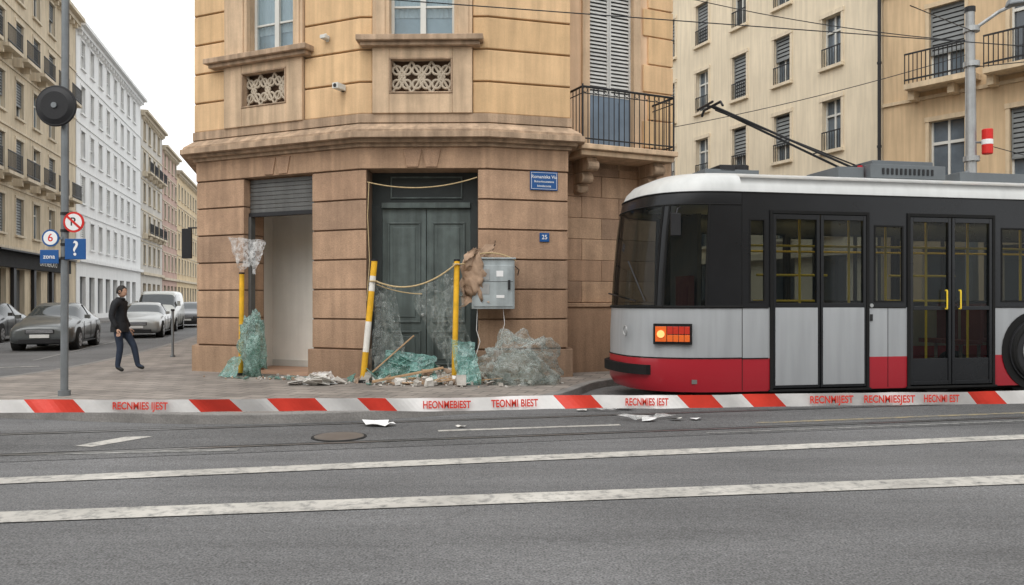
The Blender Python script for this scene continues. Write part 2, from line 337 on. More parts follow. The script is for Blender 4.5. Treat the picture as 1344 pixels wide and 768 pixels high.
for (za,zb) in ((8.85,9.15),(12.0,12.15)):
    ub.box(f1,.80,2.69,za,zb,-.02,.04,STUC[0]); ub.box(f2,.22,2.01,za,zb,-.02,.04,STUC[0])
ub.done()
rf=MB('roof_cornice',CB,bevel=.02)
rf.strip(seg('F',.5),seg('F',-.4),TOP,TOP+.35,CORN)
rf.done()
wt=MB('window_trim',CB,bevel=.012)
wl=MB('window_sashes',CB,bevel=.004)
lt=MB('lattice_panels',CB,bevel=.006)
BLIND=pmat('window_blind',(.58,.62,.62),.8,.06); 
PANE=glassy('window_pane',(.40,.50,.56),.30,.02,(.72,.80,.84),spec=1.0)
def win(fr,W,so0,so1,sill0,sill1,lat,psur,first=True):
    u0,u1,z0,z1=W
    wt.box(fr,so0,u0,z0-.001,z1+.3,-.03,.10,TRIM); wt.box(fr,u1,so1,z0-.001,z1+.3,-.03,.10,TRIM); wt.box(fr,u0,u1,z1,z1+.3,-.03,.098,TRIM)
    wt.box(fr,so0+.06,u0-.07,z0,z1+.2,.1,.125,TRIM); wt.box(fr,u1+.07,so1-.06,z0,z1+.2,.1,.125,TRIM)
    wt.box(fr,sill0,sill1,z0-.10,z0,-.03,.30,CORN); wt.box(fr,sill0+.06,sill1-.06,z0-.17,z0-.10,-.03,.22,CORN)
    if lat:
        a,b_,c,d_=lat
        wt.box(fr,so0,a,4.82,z0-.17,-.02,.11,TRIM); wt.box(fr,b_,so1,4.82,z0-.17,-.02,.11,TRIM)
        wt.box(fr,a,b_,d_,z0-.17,-.02,.108,TRIM); wt.box(fr,a,b_,4.82,c,-.02,.108,TRIM)
        for q in ((a,b_,c,c+.03),(a,b_,d_-.03,d_),(a,a+.03,c+.03,d_-.03),(b_-.03,b_,c+.03,d_-.03)): wt.box(fr,q[0],q[1],q[2],q[3],-.05,.125,CORN)
        lt.box(fr,a,b_,c,d_,-.22,-.12,JOINT)
        nn=3; w=(b_-a-.06)/nn; cz=(c+d_)/2; h=(d_-c-.06)
        for i in range(nn):
            cu=a+.03+w*(i+.5)
            P=lambda du,dz:fr.p(cu+du,cz+dz,-.02)
            R_=min(w,h)*.30
            for (du,dz) in((-w*.25,-h*.22),(w*.25,-h*.22),(-w*.25,h*.22),(w*.25,h*.22)):
                lt.torus(P(du,dz),(fr.n.x,fr.n.y,0),R_*.72,.026,LATT,16,6)
            lt.cyl(P(-w*.5,-h*.5),P(w*.5,h*.5),.026,LATT,seg=6); lt.cyl(P(-w*.5,h*.5),P(w*.5,-h*.5),.026,LATT,seg=6)
            lt.torus(P(0,0),(fr.n.x,fr.n.y,0),R_*.5,.024,LATT,16,6)
    f=.055
    for q in ((u0,u0+f,z0,z1),(u1-f,u1,z0,z1),(u0+f,u1-f,z0,z0+f),(u0+f,u1-f,z1-f,z1)): wl.box(fr,q[0],q[1],q[2],q[3],-.20,-.12,WHITEF)
    m=(u0+u1)/2; wl.box(fr,m-.05,m+.05,z0+f,z1-f,-.19,-.11,WHITEF)
    for zz in (z0+.62,z0+1.35):
        wl.box(fr,u0+f,m-.05,zz-.018,zz+.018,-.185,-.135,WHITEF); wl.box(fr,m+.05,u1-f,zz-.018,zz+.018,-.185,-.135,WHITEF)
    wl.quad([fr.p(u0,z0,-.165),fr.p(u1,z0,-.165),fr.p(u1,z1,-.165),fr.p(u0,z1,-.165)],PANE)
    wl.quad([fr.p(u0,z0,-.236),fr.p(u1,z0,-.236),fr.p(u1,z1,-.236),fr.p(u0,z1,-.236)],WGLASS)
    for (ca,cb_) in((u0+.03,m-.03),(m+.03,u1-.03)):
        k=18; 
        for i in range(k):
            a0=ca+(cb_-ca)*i/k; a1=ca+(cb_-ca)*(i+1)/k; n0=-.215+.012*math.sin(i*1.9); n1=-.215+.012*math.sin((i+1)*1.9)
            wl.quad([fr.p(a0,z0+.45,n0),fr.p(a1,z0+.45,n1),fr.p(a1,z1,n1),fr.p(a0,z1,n0)],BLIND)
win(f1,W1,.80,2.68,.45,2.90,(1.24,2.31,5.17,5.84),None)
win(f2,W2,.23,2.0,-.03,2.20,(.53,1.65,5.17,5.80),None)
win(f1,W1b,.80,2.68,.5,2.9,None,None); win(f2,W2b,.23,2.0,0,2.2,None,None)
wt.done();wl.done();lt.done()
bd=MB('building_mass',CB)
G=(-5.0,36.4); H=(-11.2,36.0)
bd.prism([t2(A-mA*.45),t2(B-mB*.45),t2(C-mC*.45),(.55,15.1),(.8,15.85),(3.05,16.9),G,H],3.98,TOP-.02,STUJ)
bd.prism([(-6.6,18.6),(.5,18.6),(.75,16.2),(3.0,17.1),G,H],0,3.97,STUJ)
bd.done()
rm=MB('shop_interior',CB)
rm.box(f1,.3,3.6,.0,.135,-1.5,.02,IFLOOR); rm.box(f1,.2,3.6,3.80,3.85,-1.6,-.56,PLASTER)
rm.box(f1,.2,3.6,.136,3.8,-1.55,-1.45,PLASTER); rm.box(f1,2.95,3.05,.136,3.8,-1.449,-.56,PLASTER); rm.box(f1,.55,.65,.136,3.8,-1.449,-.58,PLASTER)
rm.box(f1,2.25,2.94,.137,2.75,-1.0,-.93,pmat('inner_partition',(.60,.49,.37),.7,.1)); rm.box(f1,2.25,2.94,2.76,3.79,-1.0,-.94,PLASTER)
rm.box(f1,2.45,2.72,2.83,2.95,-.94,-.91,DARK); rm.box(f1,2.3,2.34,1.1,1.25,-.93,-.89,METG)
rm.box(f1,.66,2.2,.137,.27,-1.449,-1.43,WHITEF)
rm.done()
sh=MB('roller_shutter',CB,bevel=.004)
for k in range(8): sh.box(f1,1.215,2.815,3.2+k*.08,3.2+k*.08+.072,-.2-.012*(k%2),-.16,SHUT)
sh.box(f1,1.215,2.815,3.12,3.195,-.22,-.12,BLACK); sh.box(f1,1.201,1.27,.13,3.12,-.24,-.12,SHUT); sh.box(f1,2.76,2.829,.13,3.12,-.24,-.12,SHUT)
sh.done()
dr=MB('entrance_door',CB,bevel=.008)
dr.box(f2,.1,2.1,3.28,3.86,-.56,-.50,DOORD); dr.box(f2,.1,.3,.12,3.28,-.56,-.46,DOORD); dr.box(f2,1.93,2.1,.12,3.28,-.56,-.46,DOORD)
dr.box(f2,.3,1.93,3.20,3.30,-.56,-.40,DOORG)
dr.box(f2,.13,2.07,.10,.2,-.56,-.2,STONE[3])
for a,b_ in((.3,1.11),(1.12,1.93)):
    dr.box(f2,a,b_,.2,3.2,-.54,-.48,DOORG)
    for (c,e) in ((.32,.95),(1.1,2.95)):
        for q in((a+.1,b_-.1,c,c+.035),(a+.1,b_-.1,e-.035,e),(a+.1,a+.135,c+.035,e-.035),(b_-.135,b_-.1,c+.035,e-.035)): dr.box(f2,*q,-.48,-.455,DOORG)
        dr.box(f2,a+.2,b_-.2,c+.1,e-.1,-.48,-.465,DOORG)
for q in((.45,1.78,3.38,3.41),(.45,1.78,3.76,3.79),(.45,.48,3.41,3.76),(1.75,1.78,3.41,3.76)): dr.box(f2,*q,-.50,-.47,DOORG)
dr.cyl(f2.p(1.05,1.25,-.48),f2.p(1.05,1.25,-.42),.03,METG); dr.done()
fw=Fr((.95,15.3),(.906,.423)); WLN=2.55
wg=MB('wing_walls',CB)
BDW=(.61,1.62,4.42,7.75)
wg.wall(fw,-.1,WLN,4.1,TOP,[BDW,(.61,1.62,8.7,11.4)],PEACH,0,.22,TRIM)
Fp=Vector(fw.q(WLN)); fwr=Fr(Fp,(Vector(G)-Fp)); wg.wall(fwr,0,(Vector(G)-Fp).length,0,TOP,[],PEACH)
wg.box(fw,-.1,WLN-.002,0,4.12,-.45,-.03,JOINT)
wg.done()
ws=MB('wing_stonework',CB,bevel=.012)
ws.box(fw,.0,WLN+.05,.08,1.38,-.1,.09,STONE[1]); ws.box(fw,.0,WLN+.05,1.382,1.46,-.1,.12,STONE[0])
z=1.47;k=0
while z<4.0:
    cuts=[0,.9 if k%2 else .45,1.75 if k%2 else 1.3,WLN+.03]
    for i in range(3): ws.box(fw,cuts[i]+(.003 if i else 0),cuts[i+1]-.003,z,z+.408,-.1,.0,random.choice(STONE))
    z+=.412;k+=1
ws.box(fw,0,WLN+.05,z,z+.2,-.1,.06,CORN)
z=4.6
k=0
while z<TOP-.4:
    ws.box(fw,1.86+(.12 if k%2 else 0),WLN+.035,z,z+.54,-.1,.04,STUC[k%3]); z+=.565;k+=1
ws.box(fw,.44,.61,4.42,7.95,-.02,.05,TRIM); ws.box(fw,1.62,1.79,4.42,7.95,-.02,.05,TRIM); ws.box(fw,.61,1.62,7.75,7.95,-.02,.05,TRIM)
ws.done()
ls=MB('louvred_shutters',CB)
def louvres(mb,fr,u0,u1,z0,z1,n,m,step=.06):
    f=.04
    mb.box(fr,u0,u0+f,z0,z1,n-.03,n+.01,m); mb.box(fr,u1-f,u1,z0,z1,n-.03,n+.01,m); mb.box(fr,u0+f,u1-f,z0,z0+f,n-.03,n+.01,m); mb.box(fr,u0+f,u1-f,z1-f,z1,n-.03,n+.01,m)
    mb.quad([fr.p(u0,z0,n-.035),fr.p(u1,z0,n-.035),fr.p(u1,z1,n-.035),fr.p(u0,z1,n-.035)],BLACK)
    z=z0+f
    while z<z1-f-step*.5:
        mb.hexa([fr.p(u0+f,z,n+.005),fr.p(u1-f,z,n+.005),fr.p(u1-f,z+.01,n+.008),fr.p(u0+f,z+.01,n+.008),fr.p(u0+f,z+step*.75,n-.03),fr.p(u1-f,z+step*.75,n-.03),fr.p(u1-f,z+step*.8,n-.026),fr.p(u0+f,z+step*.8,n-.026)],m); z+=step
louvres(ls,fw,.61,1.11,5.55,7.75,-.08,LOUV,.075); louvres(ls,fw,1.12,1.62,5.55,7.75,-.08,LOUV,.075)
louvres(ls,fw,.61,1.62,8.7,11.4,-.08,LOUV,.08)
ls.box(fw,.61,1.62,4.42,5.55,-.16,-.08,BLUED)
for a in(.66,1.0,1.34): ls.box(fw,a,a+.24,4.55,5.45,-.08,-.06,BLUED)
ls.done()
bal=MB('balcony_slab',CB,bevel=.015)
bal.box(fw,-.02,2.15,4.30,4.40,-.05,.80,TRIM); bal.box(fw,.03,2.10,4.20,4.298,-.05,.72,TRIM)
for u in(.25,1.75):
    bal.box(fw,u,u+.22,3.95,4.198,0,.55,CORN); bal.box(fw,u+.01,u+.21,3.75,3.949,0,.36,CORN); bal.box(fw,u+.02,u+.2,3.58,3.749,0,.18,CORN)
    for (n_,z_,r_) in((.52,4.05,.10),(.3,3.84,.10),(.13,3.66,.08)): bal.cyl(fw.p(u-.01,z_,n_),fw.p(u+.23,z_,n_),r_,CORN,seg=14)
bal.done()
rl=MB('balcony_railing',CB)
zt=5.45;zb=4.5;pr=.74
pts=[(0.04,.02),(0.04,pr),(2.08,pr),(2.08,.02)]
for i in range(3):
    a,b_=pts[i],pts[i+1]
    for zz,r_ in((zt,.022),(zb,.014),(zt-.12,.010)): rl.cyl(fw.p(a[0],zz,a[1]),fw.p(b_[0],zz,b_[1]),r_,BLACK,seg=8)
    L_=math.hypot(b_[0]-a[0],b_[1]-a[1]); nn=max(2,int(L_/.11))
    for j in range(nn+1):
        t=j/nn; u=a[0]+(b_[0]-a[0])*t; v=a[1]+(b_[1]-a[1])*t; rl.cyl(fw.p(u,4.4,v),fw.p(u,zt,v),.009,BLACK,seg=6)
        if i==1 and j<nn and j%2==0: rl.torus(fw.p(u+.055,5.39,v),(fw.n.x,fw.n.y,0),.045,.006,BLACK,12,5)
for (u,v) in pts: rl.cyl(fw.p(u,4.4,v),fw.p(u,zt+.05,v),.018,BLACK,seg=8)
rl.done()
wc=empty('security_camera'); m=MB('housing',wc,bevel=.01)
m.box(f1,3.5,3.62,5.26,5.36,.06,.30,WHITEF); m.cyl(f1.p(3.56,5.3,.04),f1.p(3.56,5.3,.1),.05,BLACK); m.cyl(f1.p(3.56,5.31,.30),f1.p(3.56,5.31,.31),.035,BLACK); m.done()
wc=empty('security_camera'); m=MB('housing',wc,bevel=.01)
m.box(f1,3.15,3.27,6.22,6.29,.06,.2,WHITEF); m.cyl(f1.p(3.21,6.2,.04),f1.p(3.21,6.32,.12),.03,WHITEF); m.done()
sg=empty('street_name_sign'); m=MB('plate',sg,bevel=.006); m.box(f3,.78,1.30,3.50,3.84,.004,.03,BLUES); m.done()
m=MB('border',sg)
for q in((.80,1.28,3.52,3.526),(.80,1.28,3.814,3.82),(.80,.806,3.526,3.814),(1.274,1.28,3.526,3.814)): m.box(f3,*q,.03,.033,SWHITE)
m.done()
text(sg,'line_1','Romaniska Via',.082,f3,1.04,3.74,.034,SWHITE); text(sg,'line_2','Butravlsnustetena',.052,f3,1.04,3.655,.034,SWHITE); text(sg,'line_3','bitvalecoma',.055,f3,1.04,3.575,.034,SWHITE)
sg=empty('house_number_plate'); m=MB('plate',sg,bevel=.004); m.box(f3,.96,1.14,2.57,2.73,.004,.025,BLUES); m.done(); text(sg,'number','25',.11,f3,1.05,2.65,.027,SWHITE)
ec=empty('electrical_cabinet')
fb=Fr((-.69,13.72),(1,.10)); m=MB('case',ec,bevel=.012)
m.box(fb,0,.74,1.36,2.22,-.42,0,BOXM); m.box(fb,.03,.71,1.40,2.12,0,.018,BOXM); m.box(fb,-.02,.76,2.22,2.25,-.42,.03,BOXM); m.done()
m=MB('fittings',ec,bevel=.003)
m.box(fb,.06,.30,1.86,2.05,.018,.026,METG); m.box(fb,.06,.30,1.62,1.8,.018,.026,METG); m.box(fb,.62,.66,1.7,1.86,.018,.05,BLACK); m.box(fb,.42,.54,1.92,2.02,.018,.022,SWHITE)
m.box(fb,.42,.56,1.55,1.6,.018,.022,SWHITE); m.box(fb,.03,.71,1.83,1.838,.018,.021,BLACK)
m.box(fb,.2,.55,1.5,2.1,-.7,-.42,BLACK); m.done()
m=MB('cables',ec)
def sagc(a,b_,s,n=14): 
    a=Vector(a);b_=Vector(b_); return [a.lerp(b_,t/n)-Vector((0,0,s*4*(t/n)*(1-t/n))) for t in range(n+1)]
m.tube([fb.p(.1,1.36,-.1),fb.p(.08,1.0,-.05),fb.p(.14,.8,0),fb.p(.05,.5,.02),fb.p(-.1,.25,.1)],.005,SWHITE,6)
m.tube([fb.p(.55,1.36,-.1),fb.p(.57,1.1,-.05),fb.p(.5,.9,0),fb.p(.52,.6,.02)],.004,SWHITE,6)
m.tube(sagc(fb.p(.76,2.2,0),fb.p(.0,2.27,-.0),-.09),.012,ROPE,6)
m.tube([fb.p(.76,2.1,-.1),fb.p(.85,2.05,-.3),fb.p(.83,1.95,-.35)],.008,BLACK,6)
m.done()
# ================================================================ barricade, ropes, plastic, debris
def barrier(name,p0,p1,r,wh=()):
    e=empty(name); m=MB('post',e,smooth=False); p0=Vector(p0);p1=Vector(p1); n=8
    for i in range(n):
        m.cyl(p0.lerp(p1,i/n),p0.lerp(p1,(i+1)/n),r,(WHT if i in wh else YEL),seg=14)
    m.done(); m=MB('cap',e); m.cyl(p1,p1+Vector((0,0,.03)),r*1.15,BLACK,seg=14); m.cyl(p0,p0+Vector((0,0,.05)),r*1.5,BLACK,seg=14); m.done()
    return e
barrier('barrier_post',(-2.52,13.45,.12),(-2.34,13.55,2.18),.052,(2,3,6))
barrier('barrier_post',(-.98,13.5,.12),(-.94,13.6,2.18),.048,())
barrier('barrier_post',(-5.02,14.75,.12),(-5.02,14.8,2.0),.045,())
rp=empty('barrier_rope'); m=MB('strands',rp)
m.tube(sagc((-2.30,13.5,1.83),(-.95,13.52,2.13),.22),.014,ROPE,7); m.tube(sagc((-2.30,13.52,1.78),(-1.55,13.7,1.62),.04),.010,ROPE,7)
m.tube(sagc((-.95,13.52,2.13),fb.p(.1,2.27,0),.05),.012,ROPE,7)
m.tube(sagc(f2.p(.12,3.62,-.02),f2.p(2.08,3.70,-.02),.14),.011,ROPE,7)
m.tube([f2.p(.15,3.6,.0),f2.p(.13,3.0,.02),f2.p(.17,2.2,.04),f2.p(.12,1.5,.05)],.008,ROPE,6)
m.torus((-2.35,13.53,1.83),(0,.1,1),.062,.014,ROPE); m.torus((-.945,13.58,2.12),(0,.1,1),.058,.014,ROPE)
m.done()
def crumple(mb,corners,amp,m,res=26,sc=3,seed=0,depthdir=(0,-1,0),ez=1.0):
    c=[Vector(x) for x in corners]; dd=Vector(depthdir); b=len(mb.v)
    for i in range(res+1):
        for j in range(res+1):
            u=i/res;v=j/res; p=c[0].lerp(c[1],u).lerp(c[3].lerp(c[2],u),v)
            q=Vector((p.x*sc,p.y*sc,p.z*sc*ez))+Vector((seed*7.3,seed*3.1,seed)); w=abs(noise.noise(q))*2-.4+.5*abs(noise.noise(q*2.7))+.3*abs(noise.noise(q*6))
            e=noise.noise(Vector((u*3+seed,v*3,seed)))*amp*.9
            e2=noise.noise(Vector((u*7+seed,v*7,seed+5)))*amp*.4
            p=p+dd*w*amp+Vector((e+e2,0,e*.7-e2)); mb.v.append(tuple(p))
    for i in range(res):
        for j in range(res):
            k=b+i*(res+1)+j
            mb.face([k,k+res+1,k+res+2],m); mb.face([k,k+res+2,k+1],m)
def bag(mb,c,r,m,seed=0,res=28,base=.12):
    b=len(mb.v); c=Vector(c)
    for i in range(res+1):
        th=math.pi*i/res
        for j in range(res):
            ph=2*math.pi*j/res; dv=Vector((math.sin(th)*math.cos(ph),math.sin(th)*math.sin(ph),math.cos(th)))
            q=dv*1.7+Vector((seed,seed*2,0)); k=.98+.40*(abs(noise.noise(q*1.3))*2-.5)+.22*abs(noise.noise(q*3.1))-.12*abs(noise.noise(q*6.5))
            p=c+Vector((dv.x*r[0],dv.y*r[1],dv.z*r[2]))*k; p.z=max(base+.004*math.sin(ph*5),p.z); mb.v.append(tuple(p))
    for i in range(res):
        for j in range(res):
            j2=(j+1)%res; a=[b+i*res+j,b+i*res+j2,b+(i+1)*res+j2,b+(i+1)*res+j]; mb.face([a[0],a[1],a[2]],m); mb.face([a[0],a[2],a[3]],m)
ps=empty('plastic_sheeting'); m=MB('door_left_sheet',ps,smooth=True)
crumple(m,[(-2.42,13.62,.15),(-1.78,13.7,.2),(-2.02,13.8,1.75),(-2.34,13.6,1.85)],.10,FILM,34,3.2,1,ez=.35)
crumple(m,[(-2.40,13.70,.15),(-1.95,13.75,.2),(-2.08,13.85,1.5),(-2.32,13.7,1.7)],.08,FILM,20,4,51,ez=.4); m.done()
m=MB('door_right_sheet',ps,smooth=True)
crumple(m,[(-1.10,13.75,.25),(-.62,13.7,.2),(-.9,13.62,2.05),(-1.74,13.8,1.62)],.11,FILM,34,3,2,ez=.4)
crumple(m,[(-1.20,13.85,.5),(-.80,13.8,.4),(-.95,13.75,1.8),(-1.5,13.85,1.5)],.08,FILM,22,4,52,ez=.5); m.done()
ps=empty('plastic_sheeting'); m=MB('hanging_film',ps,smooth=True)
crumple(m,[(-5.02,14.68,2.05),(-4.84,14.62,2.12),(-4.52,14.62,2.60),(-5.26,14.72,2.70)],.06,FILMW,26,5,3,ez=.4) 
crumple(m,[(-4.78,14.66,1.98),(-4.70,14.62,2.0),(-4.50,14.62,2.58),(-4.82,14.72,2.62)],.05,FILMW,18,5,23,ez=.4); m.done()
ps=empty('plastic_debris_bag'); m=MB('film',ps,smooth=True); bag(m,(.12,13.25,.44),(.64,.40,.48),FILM,4,30); m.done()
m=MB('inner_folds',ps,smooth=True); bag(m,(.10,13.3,.36),(.42,.26,.30),FILM,9,20); 
crumple(m,[(-.3,13.1,.2),(.5,13.05,.2),(.45,13.35,.65),(-.2,13.4,.7)],.14,FILM,18,4,31); m.done()
m=MB('contents',ps)
for i in range(26): 
    pass
m.v=[(0,13.3,.13),(.2,13.3,.13),(.1,13.35,.2)]; m.face([0,1,2],RUB[0]); m.done()
ps=empty('plastic_debris_bag'); m=MB('film',ps,smooth=True); bag(m,(-4.72,14.5,.68),(.22,.17,.60),FILMG,6,24); m.done()
m=MB('inner_folds',ps); bag(m,(-4.72,14.52,.5),(.14,.1,.40),FILMG,3,12); m.done()
ps=empty('burlap_sack'); m=MB('cloth',ps,smooth=True)
crumple(m,[(-.86,13.75,1.45),(-.40,13.85,1.5),(-.3,13.9,2.55),(-.80,13.78,2.3)],.22,CLOTH,28,2.6,5); bag(m,(-.66,13.78,1.92),(.22,.14,.42),CLOTH,8,base=1.0); m.done()
def shard(mb,c,s,m,th=.012,tilt=1.0):
    c=Vector(c); n=random.choice((3,4,5)); rot=Matrix.Rotation(random.uniform(-tilt,tilt),3,'X')@Matrix.Rotation(random.uniform(-tilt,tilt),3,'Y')@Matrix.Rotation(random.uniform(0,6.3),3,'Z')
    pts=[]; 
    for i in range(n):
        a=2*math.pi*i/n+random.uniform(-.4,.4); r=s*random.uniform(.5,1.1); pts.append((r*math.cos(a),r*math.sin(a)*.75))
    vs=[c+rot@Vector((x,y,-th/2)) for x,y in pts]+[c+rot@Vector((x,y,th/2)) for x,y in pts]
    lo=min(v.z for v in vs); 
    if lo<.122: vs=[v+Vector((0,0,.122-lo)) for v in vs]
    b=len(mb.v); mb.v+=[tuple(v) for v in vs]; mb.face([b+i for i in range(n)][::-1],m); mb.face([b+n+i for i in range(n)],m)
    for i in range(n): j=(i+1)%n; mb.face([b+i,b+j,b+n+j,b+n+i],m)
gl=empty('broken_glass_pile'); m=MB('shards',gl)
for i in range(46):
    x=random.gauss(-1.85,.30); y=13.65+random.uniform(-.35,.3); h=max(0,.42-abs(x+1.85)*.6)
    shard(m,(x,y,.14+random.uniform(0,h)),random.uniform(.10,.28),SHARD,.010,.9)
m.done(); m=MB('crumpled_laminate',gl)
crumple(m,[(-2.3,13.40,.14),(-1.25,13.30,.16),(-1.35,13.75,.56),(-2.15,13.7,.66)],.10,SHARD,12,2.5,11); m.done()
gl=empty('broken_glass_pane'); m=MB('laminate',gl,smooth=True)
crumple(m,[(-.90,13.12,.13),(-.50,13.05,.15),(-.62,13.35,.80),(-1.02,13.3,.86)],.05,SHARD,14,4,12); m.done(); m=MB('laminate_fold',gl)
crumple(m,[(-.80,13.02,.13),(-.55,13.0,.13),(-.66,13.25,.55),(-.92,13.2,.6)],.05,SHARD,6,4,42); m.done()
gl=empty('broken_glass_pane'); m=MB('laminate',gl)
crumple(m,[(-5.34,14.42,.13),(-4.95,14.28,.13),(-4.93,14.6,.5),(-5.15,14.65,.46)],.05,SHARD,6,4,13); m.done()
rb=empty('rubble_pile'); m=MB('fragments',rb)
def chunk(mb,x,y,z,s,mt):
    sx,sy,sz=[s*random.uniform(.4,1) for _ in range(3)]; R3=Matrix.Rotation(random.uniform(0,3),3,'Z')@Matrix.Rotation(random.uniform(-.7,.7),3,'X')
    P=[Vector((x,y,z+sz*.5))+R3@Vector((a*sx*random.uniform(.3,.6),b_*sy*random.uniform(.3,.6),c*sz*random.uniform(.3,.6))) for a,b_,c in((-1,-1,-1),(1,-1,-1),(1,1,-1),(-1,1,-1),(-1,-1,1),(1,-1,1),(1,1,1),(-1,1,1))]
    mb.hexa(P,mt)
for i in range(420):
    x=random.gauss(-1.35,.62); y=13.5+random.gauss(0,.28)
    if y>14.4 or y<12.5: continue
    h=max(0,.22-.15*abs(x+1.2)-.3*abs(y-13.8)); chunk(m,x,y,.12+random.uniform(0,h),min(.2,abs(random.gauss(.05,.05))+.02),random.choice(RUB))
for i in range(110):
    x=random.choice((random.gauss(-3.2,.5),random.gauss(-4.6,.4),random.uniform(-3,1))); y=13.9+random.gauss(0,.3)+(-x-2.4)*.42*(x<-2.4)-.45
    chunk(m,x,y,.12,random.uniform(.012,.06),random.choice(RUB))
m.done(); m=MB('slabs',rb)
for i in range(18):
    shard(m,(random.gauss(-3.2,.20),13.2+random.gauss(0,.14),.17),random.uniform(.14,.30),RUB[random.choice((0,2,2))],.015,.45)
crumple(m,[(-3.55,13.15,.13),(-2.85,13.05,.14),(-3.05,13.45,.32),(-3.35,13.5,.30)],.08,FILMW,7,5,17)
for i in range(14): shard(m,(random.gauss(-4.3,.5),14.1+random.gauss(0,.15),.14),random.uniform(.04,.12),SHARD,.01,.3)
for i in range(30): shard(m,(random.gauss(-1.3,.7),13.25+random.gauss(0,.2),.15),random.uniform(.05,.14),random.choice((SHARD,RUB[2],RUB[0])),.012,.5)
m.done()
pk=empty('wooden_planks'); m=MB('boards',pk,bevel=.004)
def beam(mb,a,b_,w,h,mt):
    a=Vector(a);b_=Vector(b_);d_=(b_-a).normalized();s_=d_.cross(Vector((0,0,1))).normalized()*w/2;t_=s_.cross(d_).normalized()*h/2
    mb.hexa([a-s_-t_,a+s_-t_,a+s_+t_,a-s_+t_,b_-s_-t_,b_+s_-t_,b_+s_+t_,b_-s_+t_],mt)
beam(m,(-2.3,13.1,.17),(-1.15,13.35,.38),.09,.035,WOOD); beam(m,(-2.0,13.5,.2),(-.8,13.2,.19),.07,.03,WOOD); beam(m,(-2.35,13.4,.3),(-1.7,13.8,.9),.03,.02,WOOD)
for i in range(12):
    x=random.gauss(-1.4,.5);y=13.25+random.gauss(0,.2);a_=random.uniform(-.5,.5);l_=random.uniform(.15,.4); beam(m,(x-l_,y-l_*a_,.15),(x+l_,y+l_*a_,.16+random.uniform(0,.12)),random.uniform(.02,.05),.015,WOOD)
m.done()
pl=empty('litter_scraps'); m=MB('scraps',pl)
for (x,y,s) in((1.52,9.95,.22),(1.95,10.1,.16),(2.3,10.0,.09),(-1.65,9.55,.20),(-1.5,9.50,.12),(1.1,10.9,.20),(1.35,10.8,.18),(1.55,10.95,.16),(.95,10.8,.1),(-.6,9.4,.06),(1.7,9.9,.13),(2.05,9.95,.1)):
    z0=.0
    n=8; pts=[(x+s*math.cos(6.283*i/n)*random.uniform(.6,1.2),y+s*.7*math.sin(6.283*i/n)*random.uniform(.6,1.2),z0+.014+random.uniform(0,s*.35)) for i in range(n)]
    mt=random.choice([SWHITE,RUB[2],FILMW])
    for i in range(n): m.quad([pts[i],pts[(i+1)%n],(x,y,z0+s*.35)],mt)
m.done()
